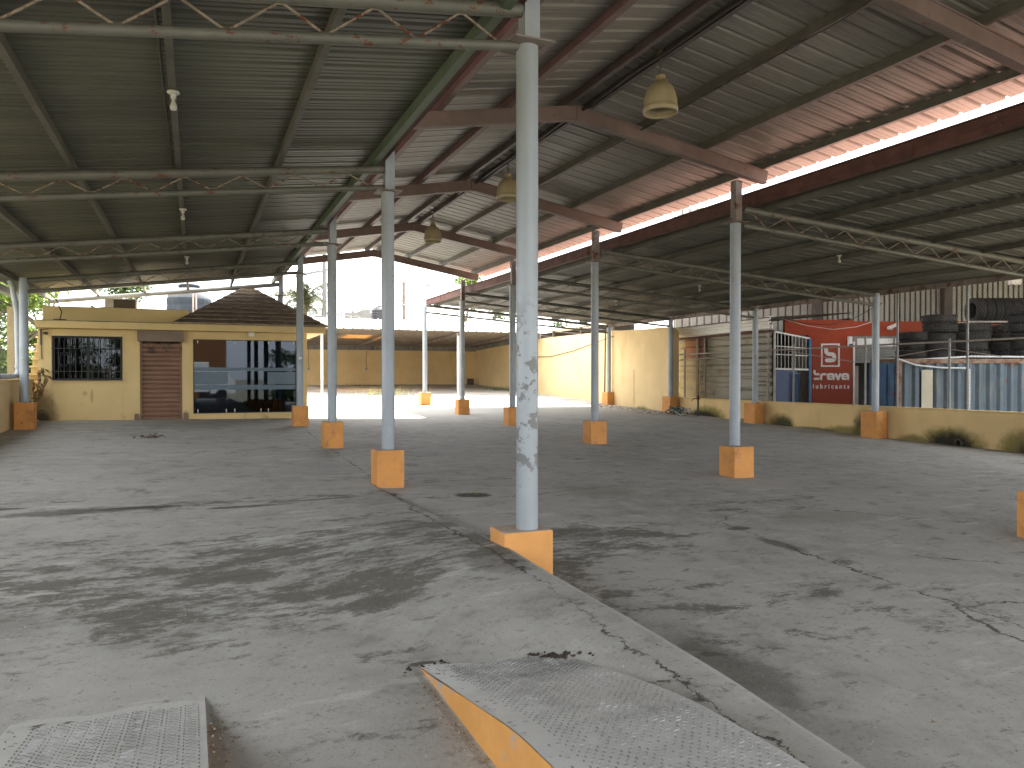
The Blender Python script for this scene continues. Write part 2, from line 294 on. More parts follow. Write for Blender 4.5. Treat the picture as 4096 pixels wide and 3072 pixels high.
def floor_mat():
    m = bpy.data.materials.new('concrete_floor'); t = NT(m); b = t.n['Principled BSDF']
    P = t.pos()
    big = t.noise(P, .45, 6, .6); med = t.noise(P, 3.2, 8, .7); fine = t.noise(P, 26, 6, .7); grit = t.noise(P, 150, 3, .6)
    streak = t.noise(t.pos((.75,1.3,1),(4.2,1.1,0)), 2.3, 10, .76, .15)
    streak2 = t.noise(t.pos((.9,2.0,1),(9.2,3.1,0)), 4.5, 9, .76, .2)
    col = t.mix(t.ramp(big, .3, .7), (.315,.306,.282), (.415,.406,.380))
    col = t.mix(t.ramp(med, .42, .72), col, (.43,.422,.40))
    col = t.mix(t.math('MULTIPLY', t.ramp(med, .3, .46, 1, 0), .6), col, (.19,.178,.15))
    # mossy dark staining: broken streaks, dense inside a few patches
    wob = t.math('MULTIPLY', t.math('SUBTRACT', t.noise(P, 1.6, 6, .7), .5), 1.6)
    zones = None
    for (cx, cy, rx, ry, a) in ((.75,5.75,2.3,1.45,.135), (-1.9,6.4,1.5,1.2,.09), (3.6,6.3,1.0,.7,.12), (3.0,4.6,.55,1.0,.07), (.2,8.9,3.0,.35,.08), (6.5,7.4,1.3,.5,.05), (4.0,3.9,1.4,.6,.05)):
        k = t.math('MULTIPLY', t.blob(cx, cy, rx, ry, .8, wob), a); zones = k if zones is None else t.math('MAXIMUM', zones, k)
    st = t.math('ADD', t.math('ADD', streak, zones), t.math('MULTIPLY', t.math('SUBTRACT', t.noise(P, 14, 7, .8), .5), .26))
    k1 = t.ramp(st, .575, .665); col = t.mix(t.math('MULTIPLY', k1, .86), col, (.098,.09,.07))
    st2 = t.math('ADD', streak2, t.math('MULTIPLY', zones, .7))
    k2 = t.ramp(st2, .59, .68); col = t.mix(t.math('MULTIPLY', k2, .7), col, (.095,.088,.07))
    col = t.mix(t.math('MULTIPLY', t.ramp(t.noise(t.pos((.5,1.5,1),(1,8,0)), 2.1, 8, .7), .56, .65), .75), col, (.52,.51,.48))
    # stronger stains of known outline, dark strips along the ramp feet, a dark hole
    w2 = t.math('MULTIPLY', t.math('SUBTRACT', t.noise(P, 7, 6, .75), .5), 2.6)
    for (cx, cy, rx, ry, a, c) in ((-.55,8.95,.42,.10,.95,(.03,.026,.02)), (-1.2,8.9,.6,.16,.7,(.07,.062,.05)), (.42,8.66,.34,.07,.85,(.045,.04,.03)), (1.25,8.8,.5,.04,.7,(.05,.045,.035)), (-2.0,9.3,.35,.09,.85,(.04,.035,.028)),
                                   (2.72,3.32,.2,.5,.5,(.055,.045,.025)), (1.02,3.60,.07,.03,.8,(.04,.033,.026)), (.97,3.0,.02,.6,.3,(.08,.072,.06)), (.07,2.8,.03,.7,.35,(.085,.075,.06)), (3.2,8.9,.23,.15,.97,(.018,.016,.012)), (5.1,5.6,.1,.3,.7,(.05,.045,.035)), (5.2,6.35,.14,.07,.8,(.05,.045,.035)),
                                   (3.3,6.6,.5,.22,.5,(.085,.078,.06)), (1.9,4.85,.2,.3,.55,(.09,.08,.065)), (-1.7,5.1,.9,.3,.35,(.10,.09,.075)), (4.9,8.8,.5,.5,.35,(.20,.17,.10)), (6.6,6.6,.7,.35,.35,(.21,.185,.11))):
        col = t.mix(t.math('MULTIPLY', t.blob(cx, cy, rx, ry, .5, w2), a), col, c)
    # cracks and joints
    x, y, z = t.sep()
    nx = t.math('MULTIPLY', t.math('SUBTRACT', t.noise(P, 3.5, 6, .75), .5), .34); ny = t.math('MULTIPLY', t.math('SUBTRACT', t.noise(t.pos((1,1,1),(20,3,0)), 3.5, 6, .75), .5), .34)
    px = t.math('ADD', x, nx); py = t.math('ADD', y, ny)
    fat = t.noise(t.pos((1,1,1),(7,1,0)), 2.0, 5, .7)
    crack = None
    for (ax, ay, bx, by, w) in ((2.24,9.2,2.05,7.6,.012),(2.05,7.6,1.97,6.2,.014),(1.97,6.2,1.98,5.0,.018),(1.98,5.0,1.99,4.2,.012),(1.99,4.2,1.9,3.2,.006),(2.3,18.5,2.26,9.2,.006),(2.86,9.95,4.2,10.1,.012),(3.45,8.7,5.3,9.15,.008),
                                (5.24,6.6,5.1,5.4,.013),(5.1,5.4,5.05,4.4,.014),(5.05,4.4,5.0,3.1,.008),(5.06,3.9,4.74,3.3,.014),(4.74,3.3,4.7,2.6,.012),(5.2,3.75,6.6,3.4,.013),(1.9,3.2,1.92,1.9,.009),(1.8,2.75,2.1,2.6,.005),
                                (6.5,7.6,7.6,6.2,.010),(5.0,6.55,6.0,7.2,.008),(8.0,12,8.0,24,.007),(-3.3,14,8,14.2,.006),(-.8,12.6,.2,14.2,.006),(6.0,4.9,6.8,4.3,.008)):
        dx, dy = bx-ax, by-ay; L2 = dx*dx+dy*dy
        ux = t.math('SUBTRACT', px, ax); uy = t.math('SUBTRACT', py, ay)
        h = t.math('DIVIDE', t.math('ADD', t.math('MULTIPLY', ux, dx), t.math('MULTIPLY', uy, dy)), L2)
        cl = t.node('ShaderNodeClamp'); t.link(h, cl.inputs[0]); h = cl.outputs[0]
        ex = t.math('SUBTRACT', ux, t.math('MULTIPLY', h, dx)); ey = t.math('SUBTRACT', uy, t.math('MULTIPLY', h, dy))
        d = t.math('SQRT', t.math('ADD', t.math('MULTIPLY', ex, ex), t.math('MULTIPLY', ey, ey)))
        d = t.math('DIVIDE', d, t.math('MULTIPLY', t.ramp(fat, .35, .65, .15, 1.5), w))
        k = t.ramp(d, .5, 1.6, 1, 0); crack = k if crack is None else t.math('MAXIMUM', crack, k)
    col = t.mix(t.math('MULTIPLY', crack, .9), col, (.028,.025,.018))
    # pitting, crumbs
    col = t.mix(t.math('MULTIPLY', t.ramp(fine, .57, .68), .6), col, (.12,.112,.098))
    col = t.mix(t.math('MULTIPLY', t.ramp(grit, .45, .75), .35), col, (.47,.455,.43))
    x_, y_, z_ = t.sep()
    speck = t.noise(t.pos((1,1,1),(3,9,2)), 62, 5, .75)
    col = t.mix(t.math('MULTIPLY', t.ramp(speck, .60, .66), .6), col, (.085,.08,.07))
    col = t.mix(t.math('MULTIPLY', t.ramp(speck, .33, .27), .6), col, (.55,.54,.51))
    edge = t.math('MULTIPLY', t.math('MULTIPLY', t.ramp(t.math('ADD', x_, t.math('MULTIPLY', t.math('SUBTRACT', fine, .5), .06)), 2.088, 2.106), t.ramp(x_, 2.125, 2.127, 1, 0)), t.ramp(y_, 5.2, 6.4, 1, 0))
    col = t.mix(t.math('MULTIPLY', edge, .5), col, (.50,.49,.46))
    # floor colour made paler beyond the roofs for more bounce light, plus dirt
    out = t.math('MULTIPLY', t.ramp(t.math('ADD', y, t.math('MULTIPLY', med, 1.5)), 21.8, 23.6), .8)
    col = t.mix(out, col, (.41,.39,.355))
    far = t.ramp(y, 28.2, 30)
    col = t.mix(t.math('MULTIPLY', t.math('MULTIPLY', t.ramp(t.noise(t.pos((.3,1.2,1),(2,2,0)), 1.6, 6, .65), .5, .6), far), .75), col, (.20,.17,.13))
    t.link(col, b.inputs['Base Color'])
    t.link(t.ramp(st, .5, .7, .86, .72), b.inputs['Roughness']); b.inputs['Specular IOR Level'].default_value = .3
    h = t.math('ADD', t.math('MULTIPLY', fine, .5), t.math('ADD', t.math('MULTIPLY', grit, .25), t.math('MULTIPLY', med, .8)))
    h = t.math('SUBTRACT', h, t.math('MULTIPLY', crack, 1.2))
    bp = t.node('ShaderNodeBump'); bp.inputs['Strength'].default_value = .45; bp.inputs['Distance'].default_value = .012
    t.link(h, bp.inputs['Height']); t.link(bp.outputs[0], b.inputs['Normal'])
    M['concrete_floor'] = m
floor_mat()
mat('earth', (.20,.175,.13), .95, 0, .3, .6, [dict(col=(.09,.12,.04), lo=.5, hi=.65, scale=.8)])

# ------------------------------------------------------------------ terrain heights of the yard floor
GX = [-8,-3.4,2.3,8.1,16.2,24]
GY = [-8,2,5.3,9.8,14.3,18.8,23.3,27.8,36,45,60]
LOW = {-8:[-.1,-.04,.02,.18,.3,.43,.5,.57,.82,1.03,1.3], -3.4:[-.1,-.04,.02,.18,.3,.43,.5,.57,.82,1.03,1.3], 2.3:[-.16,-.08,-.01,.115,.225,.36,.45,.53,.8,1.03,1.3],
       8.1:[-.25,-.17,-.10,-.03,.11,.22,.31,.45,.75,1.02,1.3], 16.2:[-.25,-.2,-.15,-.1,-.02,.09,.22,.35,.68,1.03,1.3], 24:[-.25,-.2,-.15,-.1,-.02,.09,.22,.35,.68,1.03,1.3]}
HIGH = {-8:[.13,.13,.14,.18,.3,.43,.5,.57,.82,1.03,1.3], -3.4:[.13,.13,.14,.18,.3,.43,.5,.57,.82,1.03,1.3], 2.3:[.13,.13,.13,.12,.225,.36,.45,.53,.8,1.03,1.3]}
LIPY = [-8,0,1.93,2.9,4.4,5.2,6.0,7.0,8.5,60]; LIP = [.16,.17,.207,.256,.276,.290,.270,.215,.15,0]
def interp(a, xs):
    a = max(xs[0], min(xs[-1], a))
    for i in range(len(xs)-1):
        if a <= xs[i+1]: return i, (a-xs[i])/(xs[i+1]-xs[i])
def zf(x, y, high=None):
    if high is None: high = x < 2.12
    if high: x = min(x, 2.3)
    T = {**LOW, **HIGH} if high else LOW
    i, u = interp(x, GX); j, v = interp(y, GY)
    a, b = T[GX[i]], T[GX[i+1]]
    z = (a[j]*(1-v)+a[j+1]*v)*(1-u) + (b[j]*(1-v)+b[j+1]*v)*u
    x0 = 1.45-1.5*max(0, min(1, (y-3.2)/2.2))
    if high and x > x0:     # raised strip along the slab edge
        k = min(1, (x-x0)/(1.92-x0)); k = k*k*(3-2*k); i, w = interp(y, LIPY); lip = LIP[i]*(1-w)+LIP[i+1]*w; z += (max(z, lip)-z)*k
    return z + .006*mnoise.noise(Vector((x*1.1, y*1.1, 0))) + .010*mnoise.noise(Vector((x*.35, y*.35, 4)))

def build_floor():
    mb = MB()
    def rng(a, b, st):
        n = max(1, round((b-a)/st)); return [a+(b-a)*i/n for i in range(n)]
    ys = rng(-8,1.5,.8)+rng(1.5,9.5,.12)+rng(9.5,24,.3)+rng(24,46,.8)+[46,60]
    xl = rng(-3.78,1.4,.16)+rng(1.4,2.115,.06)+[2.115]; xr = rng(2.135,9,.2)+rng(9,16.1,.4)+[16.1,16.5]
    for xs, hi in ((xl, True), (xr, False)):
        n = len(xs)
        vs = [(x if not(hi and x == 2.115) else 2.115+.010*mnoise.noise(Vector((0,y*2.5,1))), y, zf(x,y,hi)) for y in ys for x in xs]
        mb.add(vs, [(j*n+i, j*n+i+1, (j+1)*n+i+1, (j+1)*n+i) for j in range(len(ys)-1) for i in range(n-1)], 0, True)
        if hi: left_edge = [vs[j*n+n-1] for j in range(len(ys))]
        else: right_edge = [vs[j*n] for j in range(len(ys))]
    k = len(ys)
    mb.add(left_edge+[(p[0],p[1],p[2]-.001) for p in right_edge], [(j, j+k, j+k+1, j+1) for j in range(k-1)], 0, False)
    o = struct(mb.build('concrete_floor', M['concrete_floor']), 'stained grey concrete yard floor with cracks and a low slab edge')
build_floor()
mb = MB(); mb.box(-400,400,-400,600,-1.2,-.75); struct(mb.build('ground', M['earth']))
# raised terrain outside the walls (left grove and land behind the rear wall)
mb = MB()
mb.add([(-60,-8,-.1),(-3.95,-8,-.1),(-3.95,30,.5),(-60,30,.5),(-3.95,90,1.2),(-60,90,1.2)], [(0,1,2,3),(3,2,4,5)])
mb.add([(-3.95,45.6,.95),(90,45.6,.95),(90,120,1.4),(-3.95,120,1.4)], [(0,1,2,3)])
struct(mb.build('terrain', M['earth']))

# ------------------------------------------------------------------ canopy frame: columns
ROWY = [5.28, 9.78, 14.28, 18.78, 23.28, 27.78]
XM, XR, XW, XL = 2.33, 8.0, 16.12, -3.33
def zl(x): return 4.41 + .125*(x-2.33)             # underside of the left roof sheet
def zr(x): return 4.36 - .076*(x-8.1)              # underside of the right lean-to sheet
def zg(x): return 5.55 - .174*abs(x-5.1)           # underside of the gable sheet
GRP = 'painted pipe columns carrying the canopy roofs'
def column(x, y, label, top, plate=None, r=.083, pw=.38, pl=.38, off=(0,0), ph=.48, shaft_mat='pipe_paint', plinth='plinth_orange', lower=0., base=None):
    zb = base if base is not None else zf(x, y, False if lower else None)
    t = thing('roof_column', label, 'column', (x, y, zb), 0, GRP)
    zt = zb + ph
    if pw:
        mb = MB(); mb.box(x+off[0]-pw/2, x+off[0]+pw/2, y+off[1]-pl/2, y+off[1]+pl/2, zb-.25, zt)
        # the top face is dusty concrete
        mb.m[1] = 1
        bevel(mb.build('plinth', [M[plinth], M['plinth_top']], t), .012)
    else: zt = zb
    mb = MB(); mb.tube([(x,y,zt-.02),(x,y,zb+(plate-zb)*.33 if plate else (zt+top)/2),(x,y,plate if plate else top)], r, 28)
    if plate is None: mb.lathe([(r,zt-.01+.9),(r+.004,zt+.9),(r+.004,zt+.92),(r,zt+.93)], x, y, 28)
    mb.build('shaft', M[shaft_mat], t)
    if plate:
        mb = MB(); mb.box(x-.16, x+.16, y-.16, y+.16, plate, plate+.012); mb.build('cap_plate', M['upper_steel'], t)
        mb = MB(); mb.box(x-.045, x+.075, y-.065, y+.065, plate+.012, top); mb.box(x+.075, x+.079, y-.058, y+.058, plate+.012, top)
        mb.build('head_post', M['pipe_paint' if x < 3 else 'upper_steel'], t)
    return t
column(XM, ROWY[0], 'pale pipe column with flaking paint on an orange plinth, nearest the camera', 4.62, 4.035, .0835, .40, .30, (-.035,.03), .40, 'pipe_paint_peeling', 'plinth_dusty', 1)
column(XM, ROWY[1], 'grey column on an orange plinth, next one behind the flaking pale column', 4.62, 3.94, pw=.36, pl=.36, off=(-.01,0))
column(XM+.02, ROWY[2], 'grey column on an orange plinth, third one in the row of the flaking column', 4.62, 3.97, pw=.36, pl=.36)
column(XM, ROWY[3], 'grey column with a white sticker, in front of the right end of the tiled office', 4.62, 3.99, pw=.36, pl=.36)
column(XM, ROWY[4], 'short visible grey column rising behind the brown tiled hip roof', 4.62, 3.91, pw=0)
column(8.0, ROWY[0]-.28, 'column whose orange plinth is cut by the right edge of the picture', 4.64, 3.97, pw=.40, pl=.40)
column(7.93, ROWY[1], 'grey column right of the bright roof gap with its plinth on the open floor', 4.64, 3.97, off=(-.05,-.1), pw=.38, pl=.38)
column(7.88, ROWY[2], 'dark grey column standing between the flaking column and the lubricant wall side', 4.64, 3.97, pw=.38, pl=.38)
column(7.86, ROWY[3], 'column largely hidden just behind the flaking pale column', 4.64, 3.97, pw=.38, pl=.38)
column(7.98, ROWY[4], 'slim dark column on an orange plinth at the end of the gabled roof', 4.64, 3.97, pw=.38, pl=.38)
column(8.03, ROWY[5], 'sunlit whitish column on an ochre plinth at the far corner of the right lean-to', 4.18, None, .083, .38, .38)
column(16.0, ROWY[2], 'thick pipe column on an orange plinth against the low wall before the blue container', zr(16.1)-.1, None, .088, .36, .5, (-.05,0), .68)
column(16.0, ROWY[3], 'pipe column on an orange plinth against the low wall left of the red wall', zr(16.1)-.1, None, .088, .36, .5, (-.05,0), .62)
column(15.98, ROWY[4], 'pipe column on an orange plinth where the tall yellow wall meets the low wall', zr(16.1)-.1, None, .088, .36, .5, (-.02,0), .58)
column(16.0, ROWY[5], 'pipe column on an orange plinth at the step between two tall yellow wall sections', zr(16.1)-.1, None, .088, .36, .46, (-.02,0), .52)
column(16.0, ROWY[1], 'pipe column at the low wall beyond the right edge of the picture', zr(16.1)-.1, None, .088, .36, .5, (-.05,0), .68)
column(XL, ROWY[3], 'pale pipe column on an orange plinth beside the office corner and a white downpipe', 3.62, None, .088, .36, .36, (.02,0), .56)
# small white sticker on the office column
tag((lambda mb: (mb.tube([(XM-.030,ROWY[3]-.0785,1.93),(XM-.03,ROWY[3]-.0785,2.03)], .009, 8), mb.tube([(XM-.03,ROWY[3]-.074,1.98),(XM+.03,ROWY[3]-.08,1.98)], .03, 8), mb.build('paper_sticker', M['white_paint']))[2])(MB()), 'torn white paper sticker stuck on the column before the office', 'sticker')

# ------------------------------------------------------------------ trusses
TG = 'grey pipe trusses with zigzag rods'
def truss(y, x0, x1, z0, z1, drop, label, per=.62, rod=.010, ru=.055, rl=.037, x1l=None):
    t = thing('roof_truss', label, 'truss', (x0, y, z0), 0, TG)
    mb = MB(); mb.tube([(x0,y,z0),(x0+(x1-x0)*.5,y,(z0+z1)/2),(x1,y,z1)], ru, 14); mb.build('upper_chord', M['truss_paint'], t)
    mb = MB(); mb.tube([(x0,y,z0-drop),(x0+(x1-x0)*.5,y,(z0+z1)/2-drop),(x1,y,z1-drop)], rl, 12); mb.build('lower_chord', M['truss_paint'], t)
    mb = MB(); n = max(2, int(round(abs(x1-x0)/per))); pts = []
    for i in range(n):
        for (f, lo) in ((.0,0),(.06,0),(.47,1),(.53,1)):
            u = (i+f+.22)/n
            if u > .985: continue
            z = z0+(z1-z0)*u
            pts.append((x0+(x1-x0)*u, y, z-(drop-rl+.004 if lo else ru-.004)))
    mb.tube(pts, rod, 6); mb.build('web_rod', M['web_rod'], t)
names = ['nearest left roof truss with rust spots, top left of the picture', 'second left roof truss, ending at the column behind the flaking one',
         'third left roof truss, across the middle of the left roof', 'fourth left roof truss, just in front of the yellow office']
for i in range(4):
    dz = (.05, -.02, -.03, .0)[i]
    truss(ROWY[i], XL-.1, XM-.05, 3.545+dz*.4, 4.255+dz, .235 if i else .27, names[i])
t = thing('roof_beam', 'single grey pipe beam sloping above the office roof', 'beam', (XL-.2, ROWY[4], 3.5))
mb = MB(); mb.tube([(-3.56,ROWY[4],3.52),(-.7,ROWY[4],3.87),(2.3,ROWY[4],4.235)], .062, 14); mb.build('beam_pipe', M['truss_paint'], t)
names = ['right lean-to truss beyond the top right of the picture', 'nearest visible right lean-to truss, running off the right edge of the picture', 'right lean-to truss meeting the column before the blue container', 'right lean-to truss meeting the column left of the red wall',
         'right lean-to truss meeting the column at the tall yellow wall', 'last right lean-to truss at the sunlit far end']
for i in range(6):
    d = .08 if i == 1 else 0
    truss(ROWY[i], XR+.08, XW-.05, 4.21, 3.60+d, .26, names[i], .66)

# gable frames of folded channel steel
names = ['nearest gable frame, cut by the top edge of the picture', 'brownish gable frame behind the flaking column, with its end past the grey column', 'third gable frame counted from the camera', 'fourth gable frame counted from the camera', 'last gable frame, bordering the white sky']
for i in range(5):
    y = ROWY[i]; xa = 5.1
    t = thing('steel_portal', names[i], 'roof frame', (xa, y, 5.3), 0, 'brownish gable frames')
    for sgn in (-1, 1):
        mb = MB(); xe = xa+sgn*3.42
        p0 = Vector((xa, y, 5.335)); p1 = Vector((xe, y, 4.745))
        # C channel: web and two lips
        mb.bar(p0, p1, .10, .205)
        mb.bar(p0+Vector((0,-.056,.092)), p1+Vector((0,-.056,.092)), .012, .02)
        mb.bar(p0+Vector((0,-.056,-.092)), p1+Vector((0,-.056,-.092)), .012, .02)
        mb.build('rafter', M['primer_red'], t)
    mb = MB(); mb.box(xa-.03,xa+.03,y-.064,y+.064,5.22,5.44); mb.build('ridge_plate', M['primer_red'], t)

# ------------------------------------------------------------------ corrugated roofs
def corrugated(mb, y0, y1, xa, xb, zfun, pitch=.30, th=.006, m_lo=0, m_hi=1, sub=1, minor=.007):
    """sheet with ribs across y-direction, sloping along x; lower skin and painted upper skin"""
    prof = [(0,0),(.016,.034),(.056,.034),(.072,0),(.140,0),(.148,minor),(.162,minor),(.170,0),(.215,0),(.223,minor),(.237,minor),(.245,0)]
    k = pitch/.30; ys = []; n = int(round((y1-y0)/pitch))
    for i in range(n):
        j = random.uniform(-.003,.003)
        for a, h in prof: ys.append((y0+i*pitch+a*k, h+j))
    ys.append((y0+n*pitch, 0))
    xs = [xa+(xb-xa)*i/sub for i in range(sub+1)]
    for lift, mm, flip in ((0, m_lo, 1), (th, m_hi, 0)):
        vs = [(x, y, zfun(x)+h+lift) for x in xs for y, h in ys]; q = len(ys)
        fs = []
        for i in range(sub):
            for j in range(q-1):
                f = (i*q+j, i*q+j+1, (i+1)*q+j+1, (i+1)*q+j); fs.append(f[::-1] if flip else f)
        mb.add(vs, fs, mm, False)
    for x in (xa, xb):
        q = len(ys); vs = [(x,y,zfun(x)+h) for y,h in ys]+[(x,y,zfun(x)+h+th) for y,h in ys]
        mb.add(vs, [(j,j+1,j+1+q,j+q) for j in range(q-1)], m_hi)
def purlin(name, x, y0, y1, zun, parent, material, w=.055, h=.10, lip=1):
    mb = MB(); z1 = zun-.002; z0 = z1-h
    mb.box(x-w/2, x+w/2, y0, y1, z0, z1)
    mb.box(x+lip*(w/2), x+lip*(w/2)+lip*.004 if lip>0 else x-w/2, y0, y1, z0, z0+.018) if lip>0 else mb.box(x-w/2-.004, x-w/2, y0, y1, z0, z0+.018)
    return mb.build(name, M[material], parent)

YF = -5.0  # unseen roof ends, stretched behind the camera to darken the near floor
t = thing('left_shed_roof'.replace('left_shed','shed'), 'sloping corrugated metal shed roof on the left with greenish underside', 'roof', (-.7, YF, 4))
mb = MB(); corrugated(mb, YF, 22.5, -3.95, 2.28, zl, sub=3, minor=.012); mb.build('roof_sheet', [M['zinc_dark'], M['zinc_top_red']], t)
for x in (-3.55,-2.4,-1.26,-.17,.97): purlin('purlin', x, YF, 23.4, zl(x), t, 'purlin_grey')
purlin('edge_purlin', 2.13, YF, 23.4, zl(2.13), t, 'purlin_green', .075, .12)
mb = MB(); mb.box(2.19, 2.29, YF, 23.4, 4.34, 4.56); mb.box(2.17,2.31,YF,23.4,4.56,4.575); mb.build('gutter', M['gutter_rust'], t)
mb = MB(); mb.box(-4.10,-3.96,YF,22.6,3.44,3.60); mb.build('eave_gutter', M['pvc_white'], t)

t = thing('lean_to_roof', 'low sloping corrugated lean-to roof on the right, below the bright gap', 'roof', (12, YF, 4))
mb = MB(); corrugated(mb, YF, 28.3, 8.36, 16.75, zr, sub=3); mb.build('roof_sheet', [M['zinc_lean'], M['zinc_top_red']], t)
for x in (9.7,11.0,12.3,13.6,14.9): purlin('purlin', x, YF, 28.3, zr(x), t, 'purlin_grey')
purlin('edge_purlin', 8.55, YF, 28.3, zr(8.55), t, 'purlin_grey', .07, .12)
purlin('eave_purlin', 16.2, YF, 28.3, zr(16.2), t, 'upper_steel', .07, .13)
mb = MB(); mb.box(8.22, 8.36, YF, 28.3, 4.275, 4.465); mb.box(8.19,8.39,YF,28.3,4.465,4.485)
for i in range(9): mb.box(8.21,8.22,4+i*2.8,4.04+i*2.8,4.27,4.43)
mb.build('gutter', M['gutter_rust'], t)

t = thing('pitched_roof', 'high gabled corrugated roof over the middle aisle with pinkish eave', 'roof', (5.1, YF, 5.4))
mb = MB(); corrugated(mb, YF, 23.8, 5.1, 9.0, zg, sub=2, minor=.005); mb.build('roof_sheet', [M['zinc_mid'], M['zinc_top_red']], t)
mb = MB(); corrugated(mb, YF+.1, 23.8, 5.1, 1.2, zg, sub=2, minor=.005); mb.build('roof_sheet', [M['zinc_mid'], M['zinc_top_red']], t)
for x in (4.92, 5.28): purlin('ridge_purlin', x, YF, 23.6, zg(x)-.004, t, 'steel_dark', .06, .11)
for x in (6.2, 7.3, 8.42): purlin('purlin', x, YF, 23.6, zg(x), t, 'purlin_grey', .06, .11)
for x in (1.95, 3.0, 4.0): purlin('purlin', x, YF, 23.6, zg(x), t, 'primer_red', .08, .11)
mb = MB(); mb.add([(5.1-.65,YF,zg(4.45)+.045),(5.1,YF,zg(5.1)+.06),(5.1+.65,YF,zg(5.75)+.045),(5.1-.65,23.8,zg(4.45)+.045),(5.1,23.8,zg(5.1)+.06),(5.1+.65,23.8,zg(5.75)+.045)], [(0,1,4,3),(1,2,5,4)])
mb.add([(5.1-.65,YF,zg(4.45)+.049),(5.1,YF,zg(5.1)+.064),(5.1+.65,YF,zg(5.75)+.049),(5.1-.65,23.8,zg(4.45)+.049),(5.1,23.8,zg(5.1)+.064),(5.1+.65,23.8,zg(5.75)+.049)], [(0,1,4,3),(1,2,5,4)]); mb.build('ridge_cap', M['steel_dark'], t)
# cable strapped along the ridge purlins
mb = MB(); mb.tube([(5.16+.015*math.sin(i*1.9), YF+i*.7, 5.40-.02*abs(math.sin(i*1.3))) for i in range(30)], .022, 6)
tag(mb.build('ridge_cable', M['cable_black']), 'dark cable bundle strapped along the ridge of the gabled roof', 'cable')
for i, (y0, lab) in enumerate(((11.6,'thin cable sagging from a purlin right of the nearest bell lamp'),(12.4,'thin cable clipped under the purlin above the second bell lamp'))):
    x = 6.2; mb = MB(); mb.tube([(x-.06, y0-6+j*.25, zg(x)-.13-.03*abs(math.sin(j*.8+i))) for j in range(22)], .006, 5)
    tag(mb.build('purlin_cable', M['cable_black']), lab, 'cable')

# ------------------------------------------------------------------ lamps
def bell(y, label):
    x = 5.2; t = thing('pendant_lamp', label, 'lamp', (x, y, 4.72), 0, 'yellowed bell pendant lamps under the ridge')
    mb = MB(); mb.tube([(x,y,5.14),(x+.004,y,5.3),(x,y,5.42)], .010, 8); mb.tube([(x,y,5.42),(x,y,5.47)], .04, 10); mb.build('suspension_rod', M['lamp_metal'], t)
    mb = MB()
    out = [(.055,5.11),(.078,5.105),(.082,5.08),(.118,5.06),(.150,5.025),(.178,4.965),(.196,4.89),(.204,4.82),(.205,4.785),(.212,4.78),(.212,4.76),(.206,4.72)]
    mb.lathe(out + [(r-.006, z) for r, z in out[::-1]], x, y, 32); mb.build('lamp_shade', M['lamp_shade'], t)
    mb = MB()
    for k in range(14):
        a = 2*math.pi*k/14; mb.bar((x+.05*math.cos(a), y+.05*math.sin(a), 5.06),(x+.05*math.cos(a), y+.05*math.sin(a), 5.17), .018, .012, (math.cos(a), math.sin(a), 0))
    mb.lathe([(.001,5.175),(.058,5.175),(.058,5.15),(.001,5.15)], x, y, 16); mb.build('socket_housing', M['lamp_shade'], t)
    mb = MB(); mb.lathe([(.001,4.80),(.03,4.81),(.045,4.86),(.035,4.93),(.02,4.97)], x, y, 14); mb.build('bulb', M['bulb_white'], t)
bell(7.8, 'nearest and largest yellowed bell lamp, hanging right of the flaking column')
bell(12.64, 'yellowed bell lamp half hidden behind the flaking column')
bell(17.3, 'smallest yellowed bell lamp, hanging left of the flaking column')
def bulb(x, y, zu, label, box=False):
    t = thing('bulb_fixture', label, 'light bulb', (x, y, zu-.2), 0, 'bare bulbs under the shed roofs')
    mb = MB(); mb.lathe([(.001,zu),(.052,zu),(.052,zu-.015),(.038,zu-.026),(.026,zu-.026)], x, y, 20); mb.lathe([(.024,zu-.026),(.021,zu-.065),(.016,zu-.065)], x, y, 14)
    mb.build('lamp_holder', M['bulb_white'], t)
    mb = MB(); mb.lathe([(.012,zu-.06),(.015,zu-.09),(.027,zu-.115),(.031,zu-.137),(.024,zu-.158),(.001,zu-.166)], x, y, 16); mb.build('bulb', M['bulb_white'], t)
    if box:
        mb = MB(); mb.box(x+.09,x+.27,y-.07,y+.07,zu-.04,zu+.03); mb.tube([(x+.15,y,zu-.04),(x+.1,y-.05,zu-.12),(x+.05,y-.02,zu-.16)], .008, 6); mb.build('junction_box', M['steel_dark'], t)
bulb(-.16, 7.15, zl(-.16)-.11, 'nearer bare bulb on a white disc under the left roof')
bulb(-.15, 12.1, zl(-.16)-.11, 'second bare bulb under the left roof, beyond the second truss')
bulb(-.14, 16.9, zl(-.16)-.11, 'farthest small bare bulb under the left roof')
bulb(12.2, 11.8, zr(12.2)-.02, 'bare bulb under the right lean-to above the red wall')
bulb(12.3, 16.6, zr(12.3)-.10, 'bare bulb with a dark junction box, left of the grey column under the lean-to', True)
bulb(12.3, 20.9, zr(12.3)-.10, 'small bulb with a dark box deeper under the lean-to', True)
bulb(12.35, 25.2, zr(12.3)-.10, 'tiny bulb near the sunlit far end of the lean-to')
mb = MB(); mb.tube([(-.235, YF+.2+i*.6, zl(-.2)-.06-.02*abs(math.sin(i*2.1))) for i in range(28)], .012, 6)
tag(mb.build('purlin_cable', M['cable_black']), 'black cable running along the left roof purlin that carries the bulbs', 'cable')

